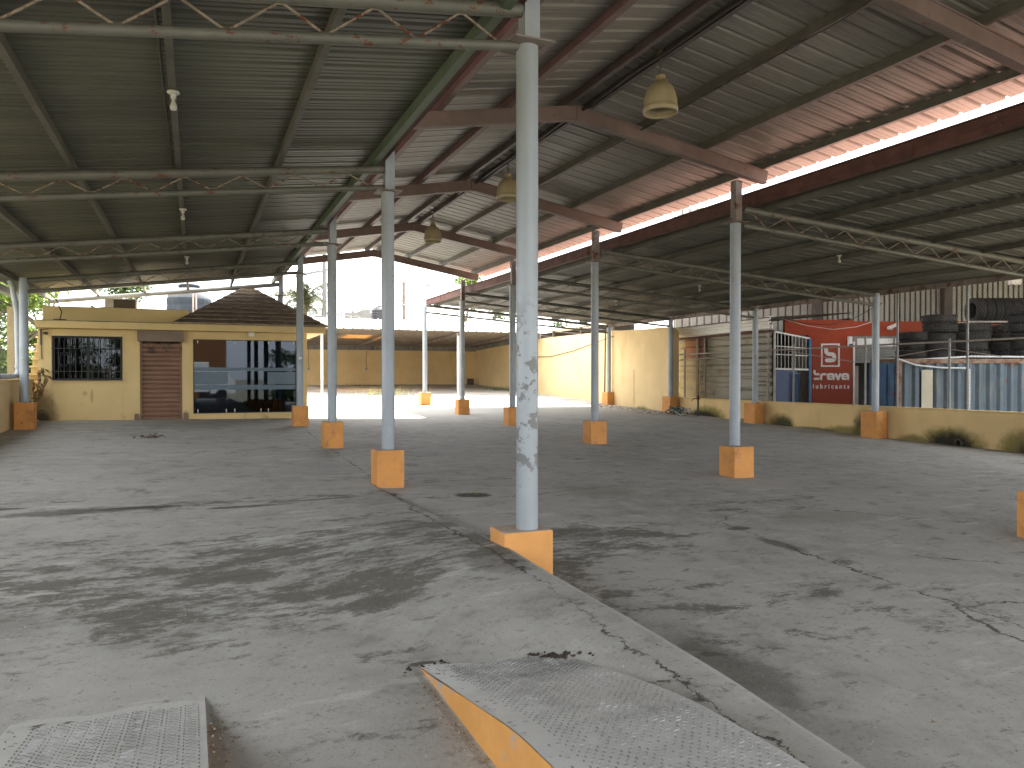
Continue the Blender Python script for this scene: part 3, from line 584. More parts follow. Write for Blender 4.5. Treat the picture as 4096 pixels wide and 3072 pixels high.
# ------------------------------------------------------------------ vehicle ramps
def ramp(x0, x1, label, seed, skew):
    rnd = random.Random(seed); zb = .118
    t = thing('vehicle_ramp', label, 'ramp', ((x0+x1)/2, 2.2, zb), 0, 'tread plate vehicle ramps')
    prof = [(3.62,.012),(3.3,.062),(2.9,.135),(2.45,.212),(2.3,.232),(1.9,.252),(1.2,.262),(.45,.262)]
    def zt(y):
        for (a,za),(b,zb2) in zip(prof, prof[1:]):
            if b <= y <= a: return za+(zb2-za)*(a-y)/(a-b)
        return .262
    mb = MB(); nx = 10; n = len(prof)
    yy = [3.62-i*.08 for i in range(40)]
    def ys(y, x): return y - skew*(x-x0)/(x1-x0)*max(0,(y-3.0)/.62)
    top = [(x0+(x1-x0)*i/nx, ys(y, x0+(x1-x0)*i/nx), zb+zt(y)+.006*mnoise.noise(Vector((i*.4,y*2,seed)))) for y in yy for i in range(nx+1)]
    q = nx+1
    mb.add(top, [(j*q+i, j*q+i+1, (j+1)*q+i+1, (j+1)*q+i) for j in range(len(yy)-1) for i in range(nx)], 0, True)
    # raised treads, alternating direction
    def topz(x, y): return zb+zt(y)+.006*mnoise.noise(Vector(((x-x0)/(x1-x0)*nx*.4,y*2,seed)))
    st = .0335; j = 0; y = 3.5
    while y > 1.2:
        i = 0; x = x0+.02+(st/2 if j % 2 else 0)
        while x < x1-.02:
            if rnd.random() > .05 and not (x < x0+.09 and rnd.random() < .8):
                a = (i+j) % 2; w, l = (.0135,.0035) if a == 0 else (.0045,.0125)
                yq = ys(y, x); z = topz(x, y)
                pts = [(x-w,yq),(x,yq-l),(x+w,yq),(x,yq+l)] if True else None
                mb.add([(px,py,topz(px,py)-.001) for px,py in pts]+[(x+(px-x)*.6,yq+(py-yq)*.6,topz(px,py)+.0028) for px,py in pts],
                       [(4,5,6,7),(0,1,5,4),(1,2,6,5),(2,3,7,6),(3,0,4,7)], 1)
            x += st; i += 1
        y -= st*.62; j += 1
    mb.build('tread_plate', [M['ramp_paint'], M['ramp_tread']], t)
    mb = MB()
    for x, s in ((x0, -1), (x1, 1)):
        vs = []
        for y in yy: vs += [(x, ys(y,x), zb-.12), (x, ys(y,x), zb+zt(y)-.004)]
        f = [(2*k, 2*k+1, 2*k+3, 2*k+2) for k in range(len(yy)-1)]
        mb.add(vs, f if s > 0 else [g[::-1] for g in f])
    mb.box(x0+.002,x1-.002,yy[-1]-.01,yy[-1],zb-.12,zb+.25)
    mb.build('side_wall', M['ramp_side'], t)
ramp(1.0, 1.70, 'steel tread plate ramp with orange side, its rusted tip in the lower middle', 1, .16)
ramp(-.70, .035, 'steel tread plate ramp at the lower left corner with a thin orange side', 2, .0)
# broken ends of the near ramp
for (x, y, sx_, sy_, n, lab) in ((1.07,3.55,.09,.035,26,'rusted torn corner bits at the left tip of the middle ramp'),(1.62,3.31,.085,.02,60,'crumbled rusty plate bits at the right tip of the middle ramp')):
    mb = MB(); rnd = random.Random(n)
    for k in range(n):
        g_ = rnd.gauss(0,sx_*.6); px, py = x+g_, y+rnd.gauss(0,sy_*.7)-(.9*g_ if x > 1.3 else 0); s_ = rnd.choice((.006,.010,.016)); m_ = rnd.choice((4,5,6)); a0 = rnd.uniform(0,6)
        z = max(zf(px,py), .118+.012+max(0,3.50-py)*.17 if px < 1.7 else 0)+.002
        vs = [(px+s_*rnd.uniform(.6,1.6)*math.cos(a0+6.283*i/m_), py+s_*rnd.uniform(.5,1.1)*math.sin(a0+6.283*i/m_), z-.003) for i in range(m_)]
        mb.add(vs+[(px, py, z+s_*rnd.uniform(.3,.8))], [(i,(i+1)%m_,m_) for i in range(m_)])
    tag(mb.build('rust_flakes', M['flake']), lab, 'rust flakes')

# crumbs, leaves and pebbles strewn over the floor
mb = MB(); rnd = random.Random(11)
def crumb(x, y, s, m):
    z = zf(x, y); n = rnd.choice((4,5,6)); a0 = rnd.uniform(0,6)
    vs = [(x+s*rnd.uniform(.6,1.1)*math.cos(a0+6.283*i/n), y+s*rnd.uniform(.6,1.1)*math.sin(a0+6.283*i/n), z-.002) for i in range(n)]
    mb.add(vs+[(x+rnd.uniform(-.3,.3)*s, y, z+s*rnd.uniform(.35,.8))], [(i,(i+1)%n,n) for i in range(n)], m)
for k in range(1500):
    y = 2.2+abs(rnd.gauss(0,1))*3.0; x = rnd.uniform(-3.6,9)
    if .95 < x < 1.75 and y < 3.7 or -.75 < x < .08 and y < 3.7: continue
    crumb(x, y, rnd.choice((.004,.006,.006,.009)) * (1 if rnd.random() < .95 else 1.6), rnd.choice((0,0,0,1,2)))
for k in range(420):   # along the foot of the ramps
    y = rnd.uniform(1.9,3.5); x = rnd.choice((.05+abs(rnd.gauss(0,.05)), .985-abs(rnd.gauss(0,.05)))); crumb(x, y, rnd.choice((.004,.006,.010)), rnd.choice((0,1,2,2)))
for k in range(300):   # debris below the tall wall
    y = rnd.uniform(21.5,28); x = 15.7-abs(rnd.gauss(0,.55)); crumb(x, y, rnd.choice((.02,.03,.05)), rnd.choice((1,2,2)))
o = mb.build('gravel_litter', [M['grit'], M['concrete_wall'], M['dry_leaf']])
tag(o, 'loose grit, pebbles and dry leaf bits strewn over the concrete floor', 'litter', kind='stuff')

# ------------------------------------------------------------------ office
t = thing('office_building', 'small yellow office with barred window, brown shutter and big dark shop window', 'building', (-.3, 21.3, .4))
OFF = t
def wall_with_holes(mb, x0, x1, z0, z1, y0, y1, holes):
    """front wall made of butted boxes round the openings"""
    holes = sorted(holes); x = x0
    for (a, b, c, d) in holes:
        if a > x: mb.box(x, a, y0, y1, z0, z1)
        if c > z0: mb.box(a, b, y0, y1, z0, c)
        if d < z1: mb.box(a, b, y0, y1, d, z1)
        x = b
    if x < x1: mb.box(x, x1, y0, y1, z0, z1)
mb = MB()
wall_with_holes(mb, -3.49, 2.83, .1, 2.70, 21.3, 21.45, [(-3.2,-1.67,1.44,2.53), (-1.28,-.30,.1,2.55), (-.04,2.55,.57,2.5)])
mb.box(-3.49,-3.34,21.45,25.6,.1,2.70); mb.box(-3.34,2.83,25.45,25.6,.1,2.70)
mb.box(2.68,2.83,21.45,21.7,.1,2.70); mb.box(2.68,2.83,23.0,25.45,.1,2.70); mb.box(2.68,2.83,21.7,23.0,.1,.75); mb.box(2.68,2.83,21.7,23.0,2.4,2.70)
bevel(mb.build('wall', M['wall_office'], t), .008)
mb = MB(); mb.box(-3.50,3.27,20.98,25.8,2.702,2.872); bevel(mb.build('eave_slab', M['wall_office'], t), .012)
mb = MB(); mb.box(-3.47,-.15,21.02,21.42,2.873,2.892); mb.box(-3.47,3.0,21.62,25.7,2.873,2.88); mb.build('roof_screed', M['slab_stain'], t)
mb = MB(); mb.box(-3.41,-.13,21.43,21.60,2.874,3.26); mb.box(-3.41,-3.26,21.60,25.6,2.874,3.2); bevel(mb.build('parapet', M['wall_office'], t), .012)
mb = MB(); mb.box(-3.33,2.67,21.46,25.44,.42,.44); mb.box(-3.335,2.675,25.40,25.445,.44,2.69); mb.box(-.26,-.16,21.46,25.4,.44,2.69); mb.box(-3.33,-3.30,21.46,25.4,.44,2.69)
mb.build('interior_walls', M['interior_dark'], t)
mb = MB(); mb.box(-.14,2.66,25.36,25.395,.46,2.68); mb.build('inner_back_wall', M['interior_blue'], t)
# barred window
w = MB(); w.box(-3.2,-3.15,21.36,21.42,1.44,2.53); w.box(-1.72,-1.67,21.36,21.42,1.44,2.53); w.box(-3.15,-1.72,21.36,21.42,1.44,1.49); w.box(-3.15,-1.72,21.36,21.42,2.48,2.53); w.box(-2.46,-2.41,21.365,21.415,1.49,2.48)
fr = w.build('window', M['iron_black'], t)
w = MB(); w.box(-3.15,-1.72,21.40,21.408,1.49,2.48); w.build('pane', M['glass_window'], fr)
g = MB()
for i in range(13):
    x = -3.17+i*1.47/12
    g.tube([(x,21.29,2.51),(x+.012,21.22,2.44),(x,21.20,2.38),(x,21.20,1.47)], .009, 6)
for z in (1.66, 2.22): g.bar((-3.2,21.20,z),(-1.67,21.20,z),.012,.016)
for z in (1.455,): g.bar((-3.2,21.24,z),(-1.67,21.24,z),.09,.016)
for x in (-3.19,-1.68):
    for z in (1.47,2.5): g.bar((x,21.20,z),(x,21.30,z),.014,.014)
for k in (2,6,10):   # scroll work
    xc = -3.17+k*1.47/12
    for s in (-1,1):
        for zc in (1.80,2.08):
            pts = [(xc+s*(.012+.05*(1-a/9)*(.5+.5*math.cos(a*.9))+.02), 21.19, zc+.055*math.sin(a*.9)*(1-a/14)) for a in range(11)]
            g.tube(pts, .006, 5)
gr = g.build('security_grille', M['iron_black'], fr)
g = MB()
for k in (1,3,5,7,9,11):
    x = -3.17+k*1.47/12
    g.lathe([(.006,1.86),(.016,1.88),(.011,1.905),(.018,1.93),(.011,1.955),(.016,1.98),(.006,2.0)], x, 21.20, 10)
for k in (2,6,10):
    x = -3.17+k*1.47/12
    for z in (1.70,1.94,2.18): g.box(x-.03,x+.03,21.185,21.20,z-.008,z+.008)
g.build('gold_ornament', M['gold_ornament'], gr)
w = MB()
for (a,b) in ((-3.1,-2.75),(-2.25,-2.1),(-1.95,-1.74)):
    n = 14; w.add([(a+(b-a)*i/n, 21.75+.03*math.sin(i*2.2), z) for z in (1.5,2.5) for i in range(n+1)], [(i,i+1,n+2+i,n+1+i) for i in range(n)], 0, True)
w.build('curtain', M['curtain'], fr)
# roller shutter door
s = MB()
zz = .42; n = 17; h = (2.40-.42)/n
for i in range(n):
    z = .42+i*h
    s.add([(x,y,q) for x in (-1.23,-.35) for y,q in ((21.40,z),(21.375,z+.012),(21.372,z+h*.72),(21.395,z+h*.84),(21.40,z+h))],
          [(j,j+5,j+6,j+1) for j in range(4)], 0, False)
sd = s.build('roller_shutter', M['shutter_brown'], t)
s = MB(); s.box(-1.32,-.26,21.14,21.296,2.42,2.698); s.box(-1.33,-.25,21.13,21.297,2.60,2.612); bevel(s.build('shutter_box', M['shutter_box'], sd), .01)
s = MB()
for x in (-1.29,-.35): s.box(x,x+.06,21.33,21.42,.40,2.42)
s.build('guide_rail', M['shutter_brown'], sd)
s = MB(); s.box(-1.40,-1.30,21.22,21.298,.42,.60); s.box(-.27,-.17,21.22,21.298,.42,.60); bevel(s.build('lock_box', M['shutter_box'], sd), .015)
# shop window
f = MB(); f.box(-.04,2.55,21.33,21.40,.57,.585); f.box(-.04,2.55,21.33,21.40,2.485,2.5); f.box(-.04,-.025,21.33,21.40,.585,2.485); f.box(2.535,2.55,21.33,21.40,.585,2.485)
sw = f.build('shop_window', M['iron_black'], t)
for a, b in ((-.022,.78),(.784,1.74),(1.744,2.532)):
    p = MB(); p.box(a,b,21.36,21.37,.587,2.483); p.build('pane', M['glass_tinted'], sw)
f = MB()
f.box(-.02,2.53,21.352,21.3585,1.68,1.77); f.box(-.02,.80,21.352,21.3585,1.33,1.652); f.box(1.80,2.53,21.352,21.3585,1.33,1.652); f.box(-.02,2.53,21.352,21.3585,1.19,1.31)
f.build('frosted_film', M['frosted_film'], sw)
f = MB()
for zx in (.07,.76,.97,1.63,1.82,2.47):
    f.box(zx-.008,zx+.008,21.335,21.351,.59,.68); f.box(zx-.014,zx+.014,21.330,21.351,.65,.665)
for zx in (.07,.97,1.82,2.47): f.box(zx-.010,zx+.010,21.335,21.351,2.40,2.47)
f.build('glass_clamp', M['white_paint'], sw)
f = MB()   # furniture inside
f.box(.05,.7,22.4,23.0,.44,1.2); f.box(.0,.75,22.35,23.05,1.2,1.24); f.box(1.1,1.9,23.4,24.0,1.1,1.15)
for x in (1.12,1.85): f.box(x,x+.04,23.45,23.5,.44,1.1)
f.box(2.05,2.45,22.6,23.0,.85,.9); f.box(2.05,2.45,22.98,23.03,.9,1.3)
for x in (2.07,2.41):
    for y in (22.62,22.96): f.box(x,x+.03,y,y+.03,.44,.85)
f.build('furniture', M['furniture'], t)
sp = MB(); sp.box(2.755,2.765,21.7,23.0,.75,2.4); sp.build('side_pane', M['glass_tinted'], t)
# doorstep, lamp and camera on the wall
d = MB(); d.box(-1.5,-.06,20.62,21.298,.15,.425); bevel(d.build('doorstep', M['wall_office'], t), .02)
d = MB(); d.box(1.31,1.45,21.16,21.29,2.60,2.70); d.box(1.34,1.42,21.13,21.16,2.62,2.68); bevel(d.build('wall_lamp', M['white_paint'], t), .008)
d = MB(); d.lathe([(.03,2.55),(.05,2.55),(.05,2.61),(.001,2.62)], -3.32, 21.24, 12); d.box(-3.34,-3.30,21.24,21.30,2.57,2.6); d.build('wall_lamp', M['steel_dark'], t)
d = MB(); d.bar((-3.42,21.28,2.68),(-3.42,21.28,2.3),.035,.02,(0,1,0)); d.bar((-3.42,21.28,2.3),(-3.41,21.28,1.95),.012,.02,(0,1,0)); d.tube([(-3.46,21.28,2.65),(-3.40,21.2,2.66),(-3.25,21.18,2.68)],.008,6); d.build('conduit', M['steel_dark'], t)
d = MB(); d.tube([(-3.3,21.35,3.62),(-3.1,21.32,3.4),(-2.98,21.25,3.1),(-3.0,21.15,2.92),(-3.12,21.1,2.905),(-2.9,21.05,2.90)], .013, 6); d.tube([(-3.14,21.1,2.905),(-2.95,21.05,2.91),(-2.85,21.0,2.90)], .013, 6)
tag(d.build('roof_cable', M['cable_black']), 'black cable dropping onto the left corner of the office roof slab', 'cable')
# hip roof of brown tiles
hp = MB(); N = 10; Bx0, Bx1, By0, By1, bz = -.47, 3.31, 20.95, 25.5, 2.876; Tx0, Tx1, Ty0, Ty1, tz = 1.28, 1.55, 23.1, 23.3, 4.05
for i in range(N):
    a, b = i/N, (i+1)/N
    def rc(u, grow): return (Bx0+(Tx0-Bx0)*u-grow, Bx1+(Tx1-Bx1)*u+grow, By0+(Ty0-By0)*u-grow, By1+(Ty1-By1)*u+grow)
    z0, z1 = bz+(tz-bz)*a, bz+(tz-bz)*b
    x0,x1,y0,y1 = rc(a,.035); X0,X1,Y0,Y1 = rc(b,-.0)
    lo = [(x0,y0,z0),(x1,y0,z0),(x1,y1,z0),(x0,y1,z0)]; li = [(x0,y0,z0+.035),(x1,y0,z0+.035),(x1,y1,z0+.035),(x0,y1,z0+.035)]; up = [(X0,Y0,z1+.03),(X1,Y0,z1+.03),(X1,Y1,z1+.03),(X0,Y1,z1+.03)]
    hp.add(lo+li, [(j,(j+1)%4,4+(j+1)%4,4+j) for j in range(4)], 1)
    # tile course broken into single tiles along the two long faces
    hp.add(li+up, [(j,(j+1)%4,4+(j+1)%4,4+j) for j in range(1,4)], 0)
    m = max(2, int((x1-x0)/.24))
    for k in range(m):
        u0, u1 = k/m, (k+1)/m; e = random.uniform(0,.012)
        hp.add([(x0+(x1-x0)*u0,y0-.002,z0+.035+e),(x0+(x1-x0)*u1-.004,y0-.002,z0+.035+e*.5),(X0+(X1-X0)*u1-.004,Y0,z1+.03+e*.5),(X0+(X1-X0)*u0,Y0,z1+.03+e)], [(0,1,2,3)], 0)
    hp.add(lo, [(3,2,1,0)], 0)
hp.box(Tx0-.05,Tx1+.05,Ty0-.05,Ty1+.05,tz-.02,tz+.055)
hp.build('hip_roof', [M['tile_brown'], M['tile_edge']], t)

# things on the office roof
t = thing('air_conditioner', 'white air conditioning unit with brown grille behind the office parapet', 'air conditioner', (-1.7, 22.6, 2.9))
a = MB(); a.box(-2.16,-1.40,22.35,22.75,2.98,3.58); bevel(a.build('casing', M['white_paint'], t), .015)
a = MB(); a.box(-1.95,-1.44,22.33,22.347,3.02,3.55)
for i in range(16): a.box(-1.93,-1.46,22.325,22.33,3.04+i*.031,3.05+i*.031)
a.build('grille', M['ac_grille'], t)
a = MB(); a.box(-2.1,-2.0,22.4,22.7,2.88,2.98); a.box(-1.55,-1.45,22.4,22.7,2.88,2.98); a.build('foot', M['concrete_wall'], t)
t = thing('water_tank', 'big grey round water tank with pale shoulder behind the office roof', 'water tank', (-.16, 26.6, 2.8))
a = MB(); pr = [(.66,2.7)]
for k in range(5): z = 2.8+k*.26; pr += [(.66,z),(.672,z+.03),(.672,z+.16),(.66,z+.19)]
pr += [(.655,4.03)]
a.lathe(pr, -.16, 26.6, 40); a.build('tank_body', M['tank_grey'], t)
a = MB(); a.lathe([(.655,4.03),(.64,4.12),(.50,4.30),(.36,4.36),(.30,4.37),(.30,4.42)], -.16, 26.6, 40); a.build('tank_shoulder', M['tank_top'], t)
a = MB(); a.lathe([(.30,4.40),(.33,4.40),(.33,4.47),(.26,4.50),(.001,4.52)], -.16, 26.6, 32); a.build('tank_lid', M['tank_grey'], t)
a = MB(); a.box(-.9,.6,25.9,27.3,.2,2.7); tag(a.build('tank_base', M['concrete_wall']), 'concrete block base carrying the grey water tank', 'tank base')
t = thing('roof_post', 'thin pale post pair standing in front of the water tank', 'post', (.0, 25.65, 2.8))
a = MB(); a.bar((-.04,25.65,2.8),(-.04,25.65,4.1),.05,.05,(0,1,0)); a.bar((.05,25.65,2.8),(.05,25.65,4.1),.05,.05,(0,1,0)); a.bar((.1,25.65,3.0),(.6,25.6,3.5),.012,.012); a.build('post_profile', M['post_pale'], t)

# staircase left of the office
st = MB()
for k in range(13):
    z = .42+.2*(k+1); y = 21.75+.22*k
    st.box(-3.94,-3.52,y,y+.22,z-.2 if k else .2,z-.052); st.box(-3.95,-3.515,y-.16,y+.22,z-.05,z)
st.box(-3.94,-3.52,24.6,25.6,2.2,2.9)
tag(st.build('outside_stair', M['wall_office']), 'narrow yellow outdoor stair rising beside the left office wall', 'stair')
st = MB(); 
for k in range(14): st.tube([(-3.93+.03*k, 24.6+random.uniform(-.1,.1), 2.95),(-3.93+.03*k+random.uniform(-.06,.06), 24.6, 3.2+random.uniform(-.1,.12))], .018, 6)
st.tube([(-3.7,24.5,2.95),(-3.6,24.3,3.25),(-3.4,24,3.35),(-3.2,23.5,3.3)], .03, 8)
tag(st.build('stacked_boards', M['post_pale']), 'bundle of grey sticks and a hose at the stair head', 'sticks')

# left boundary: low wall, chain link fence, white pipes
bw = MB(); bw.box(-3.74,-3.58,-3,21.2,-.3,1.44); bw.box(-3.77,-3.555,-3,21.2,1.442,1.475); bw.box(-4.1,-3.97,21.2,25.9,-.3,1.5); bevel(bw.build('x', M['wall_yellow']), .01)
o = bpy.data.objects['x']; o.name = 'boundary_wall'; tag(o, 'low yellow boundary wall along the left edge with a white pipe on top', 'wall')
def chainlink(name, p, q, z0, z1, parent, pitch=.075, r=.0022):
    """woven diamonds between two ground points"""
    p = Vector(p); q = Vector(q); L = (q-p).length; d = (q-p)/L; H = z1-z0; mb = MB(); n = int((L+H)/pitch)
    for i in range(n):
        for sg in (1, -1):
            a = i*pitch-(H if sg > 0 else 0); s0, s1 = (a, a+H) if sg > 0 else (a, a-H)
            u0, u1 = 0., 1.
            lo, hi = min(s0,s1), max(s0,s1)
            if hi < 0 or lo > L: continue
            def at(s):
                f = (s-s0)/(s1-s0); return p+d*s+Vector((0,0,z0+f*H))
            c0, c1 = max(lo,0), min(hi,L)
            if c1-c0 < .02: continue
            mb.tube([at(c0), at(c1)], r, 3, 0, False)
    return mb.build(name, M['fence_wire'], parent)
t = thing('chain_link_fence', 'chain link fence standing on the left boundary wall before the trees', 'fence', (-3.7, 14, 1.46))
chainlink('wire_mesh', (-3.7,12,0), (-3.7,21.1,0), 1.50, 3.1, t, .09)
for y in (13.2,16.3,20.6):
    f = MB(); f.tube([(-3.7,y,1.46),(-3.7,y,3.25)], .03, 10); f.build('fence_post', M['galv_post'], t)
f = MB(); f.tube([(-3.7,12,3.1),(-3.7,21.1,3.1)], .018, 8); f.build('top_rail', M['galv_post'], t)
f = MB(); f.box(-4.12,-3.98,21.3,21.5,.3,3.2); tag(f.build('gate_pier', M['wall_yellow']), 'slim yellow pier behind the white downpipe at the left', 'pier')
t = thing('downpipe', 'white plastic downpipe left of the pale corner column, turning along the wall', 'pipe', (-3.47, 18.9, 1.5))
f = MB(); f.tube([(-3.60,18.9,3.56),(-3.55,18.9,3.42),(-3.48,18.92,2.9),(-3.465,18.92,1.66),(-3.48,18.85,1.555),(-3.54,18.7,1.54),(-3.64,12,1.54)], .055, 12); f.build('pipe_run', M['pvc_white'], t)
f = MB(); f.tube([(-3.466,18.92,2.46),(-3.466,18.92,2.40)], .065, 12); f.tube([(-3.465,18.92,1.80),(-3.465,18.92,1.72)], .065, 12); f.build('pipe_socket', M['pvc_white'], t)

# ------------------------------------------------------------------ walls on the right and at the rear
lw = MB(); lw.box(16.22,16.40,2.5,23.35,-.5,.74); lw.box(16.19,16.43,2.5,23.35,.742,.775)
bevel(lw.build('low_wall', M['wall_low']), .012); tag(bpy.data.objects['low_wall'], 'low yellow wall with black mould patches along the right side under the fence', 'wall')
tw = MB(); zt = 3.33
prof = [(23.36,-.4),(27.7,-.4),(27.7,3.42)] + [(23.36+.32-.32*math.sin(a*math.pi/10), 3.34-.32+.32*math.cos(a*math.pi/10)) for a in range(6)]
n = len(prof); vs = [(16.12,y,z) for y,z in prof]+[(16.40,y,z) for y,z in prof]
tw.add(vs, [tuple(range(n))[::-1], tuple(range(n,2*n))]+[(i,(i+1)%n,(i+1)%n+n,i+n) for i in range(n)])
tag(tw.build('tall_wall', M['wall_yellow']), 'tall yellow wall section with rounded top corner and vertical crack, in shade', 'wall')
tw = MB(); tw.box(16.30,16.48,27.7,45.2,-.2,3.46); tag(tw.build('tall_wall', M['wall_yellow']), 'tall sunlit yellow side wall reaching back to the rear corner', 'wall')
tw = MB(); tw.tube([(16.115,26.0-.02*math.sin(i*1.7), .45+i*.09) for i in range(16)], .012, 5); tag(tw.build('wall_crack_filler', M['wall_yellow']), 'raised filler seam running up the shaded tall yellow wall', 'seam')
rw = MB(); rw.box(-3.9,16.3,45.0,45.2,0,3.30); tag(rw.build('rear_wall', M['wall_yellow']), 'long yellow rear wall below the back canopy', 'wall')
sb = MB(); sb.tube([(16.27,39.0,2.78),(16.27,36.5,2.55),(16.27,34,2.50),(16.27,31.5,2.72),(16.27,29.5,3.0),(16.1,27.6,3.2)], .016, 6)
tag(sb.build('wall_cable', M['cable_black']), 'dark cable sagging across the sunlit tall yellow wall', 'cable')
sb = MB(); sb.tube([(15.9,27.9,3.5),(15.9,27.95,.9),(15.85,27.9,.82)], .03, 8); tag(sb.build('rust_pipe', M['gutter_rust']), 'rusty pipe beside the column at the wall step', 'pipe')
# hose heap
hz = MB(); rnd = random.Random(5)
for k in range(17):
    cx, cy, rr = 15.60+rnd.uniform(-.2,.14), 22.15+rnd.uniform(-.5,.5), rnd.uniform(.10,.30); a0 = rnd.uniform(0,6); zb = zf(15.6,22.2)+.025+.014*k
    hz.tube([(cx+rr*.8*math.cos(a0+i*.45), cy+rr*1.25*math.sin(a0+i*.45), max(zf(15.6,22.2)+.02, zb+.05*math.sin(i*.7+k))) for i in range(rnd.randint(9,16))], .016, 6, 0 if k % 3 else 1)
hz.tube([(15.7,22.5,.26),(15.75,22.5,.40),(15.8,22.25,.43),(15.75,22.0,.36),(15.7,21.85,.25)], .02, 6)
tag(hz.build('hose_heap', [M['hose_green'], M['cable_pale']]), 'tangled heap of dark green hose by the low wall end', 'hose')
t = thing('standpipe', 'short dark tap standpipe rising behind the hose heap', 'standpipe', (15.95, 21.6, .15))
sb = MB(); sb.tube([(15.95,21.6,.1),(15.95,21.6,.72)], .035, 8); sb.build('pipe', M['steel_dark'], t)
sb = MB(); sb.lathe([(.001,.72),(.05,.73),(.055,.80),(.03,.88),(.001,.89)], 15.95, 21.6, 10); sb.tube([(15.95,21.6,.76),(15.80,21.65,.77),(15.76,21.7,.70)], .018, 6); sb.build('tap', M['gutter_rust'], t)
t = thing('drain_outlet', 'dark mould stained drain pipe mouth at the foot of the low wall', 'drain', (16.15, 12.1, -.1))
sb = MB(); sb.lathe([(.07,0),(.09,0),(.09,.1),(.07,.1)], 0, 0, 16); vs = [(16.22-z, 12.1+x, .02+y) for x,y,z in sb.v]; sb.v = vs; sb.build('pipe_mouth', M['steel_dark'], t)
# fence over the low wall
t = thing('chain_link_fence', 'chain link fence with pipe rail on the low yellow wall before the tyres', 'fence', (16.33, 14, .77))
chainlink('wire_mesh', (16.33,9.0,0), (16.33,23.2,0), .80, 2.34, t, .085, .0020)
chainlink('wire_mesh', (16.34,9.0,0), (16.34,14.2,0), 2.36, 3.58, t, .085, .0024)
for y, zt in ((17.5,2.5),(14.9,2.6),(12.48,2.42),(13.91,3.75),(12.03,3.75),(10.1,3.75),(20.2,2.45),(22.9,2.5)):
    f = MB(); f.tube([(16.33,y,.77),(16.33,y,zt)], .027, 10); f.build('fence_post', M['galv_post'], t)
f = MB(); f.tube([(16.31,9,2.36),(16.31,23.2,2.33)], .022, 8); f.build('top_rail', M['post_pale'], t)
f = MB(); f.tube([(16.28,23.1,2.12),(16.28,21.6,2.16),(16.28,19.9,2.05)], .018, 8); f.build('stay_pipe', M['post_pale'], t)
f = MB(); f.tube([(16.27,17.6,2.28),(16.27,15.2,1.92)], .012, 6); f.build('stay_wire', M['post_pale'], t)
f = MB(); f.tube([(16.27,14.2,2.0),(16.27,12.6,2.2),(16.27,11.2,1.98)], .012, 6); f.build('stay_wire', M['post_pale'], t)

# ------------------------------------------------------------------ neighbour's yard on the right
TH = math.atan(685/1640.); cT, sT = math.cos(TH), math.sin(TH)
def W(u, d, z=0): return (u*cT+d*sT, d*cT-u*sT, z)
def ux(px, d): return (px-1106)/1640*d
def zy(py, d): return 1.55+(812-py)/1640*d
g = MB(); g.add([(16.41,0,-.5),(60,0,-.5),(60,60,-.5),(16.41,60,-.5)], [(0,1,2,3)]); struct(g.build('yard_ground', M['earth']))
# zinc shed
t = thing('zinc_shed', 'patched shed of grey corrugated zinc sheets behind the chain link fence', 'shed', (17.2, 22, -.5))
def hsheet(mb, x, y0, y1, z0, z1, pitch=.18, amp=.035, m=0):
    n = int((z1-z0)/pitch*6); pts = []
    for i in range(n+1):
        z = z0+(z1-z0)*i/n; ph = (z/pitch) % 1
        pts.append((x-(amp if .72 < ph < .92 else 0), z))
    mb.add([(a,y,z) for y in (y0,y1) for a,z in pts], [(i,i+1,n+2+i,n+1+i) for i in range(n)], m)
s = MB(); random.seed(3)
y = 19.42; k = 0
while y < 24.5:
    w = min(random.uniform(.75,1.3), 24.6-y); z = -.5
    hsheet(s, 17.22+.012*(k%2), y-.02, y+w, -.5, 1.5, .34+.05*(k%3)); hsheet(s, 17.20+.012*(k%2), y-.02, y+w, 1.48, 2.97, .22)
    y += w; k += 1
s.box(17.25,20.5,24.5,24.56,-.5,2.95); s.build('zinc_wall', M['shed_zinc'], t)
s = MB(); hsheet(s, 17.16, 22.75, 24.05, 2.22, 2.93, .24); s.build('patch_sheet', M['shed_pink'], t)
for yy in (22.75,23.15,23.22,21.3,19.45):
    s = MB(); s.box(17.08,17.13,yy,yy+.05,-.5,2.95); s.build('upright', M['post_pale'], t)
s = MB(); s.bar((16.95,24.9,3.06),(16.95,19.1,3.12),.05,.12); 
for k in range(6): s.bar((16.80+.07*(k%2),24.95,3.08+.044*k),(16.80+.07*(k%2),19.1,3.10+.055*k),.03,.046)
s.add([(16.8,24.95,3.36),(16.8,19.1,3.42),(20.6,19.1,3.7),(20.6,24.95,3.66)], [(0,1,2,3)]); s.add([(16.8,24.95,3.34),(16.8,19.1,3.40),(20.6,19.1,3.68),(20.6,24.95,3.64)], [(3,2,1,0)])
s.build('roof_sheets', M['zinc_bright'], t)
s = MB(); s.bar((17.05,24.9,2.95),(17.05,19.2,2.99),.08,.07); s.build('wall_plate', M['gutter_rust'], t)
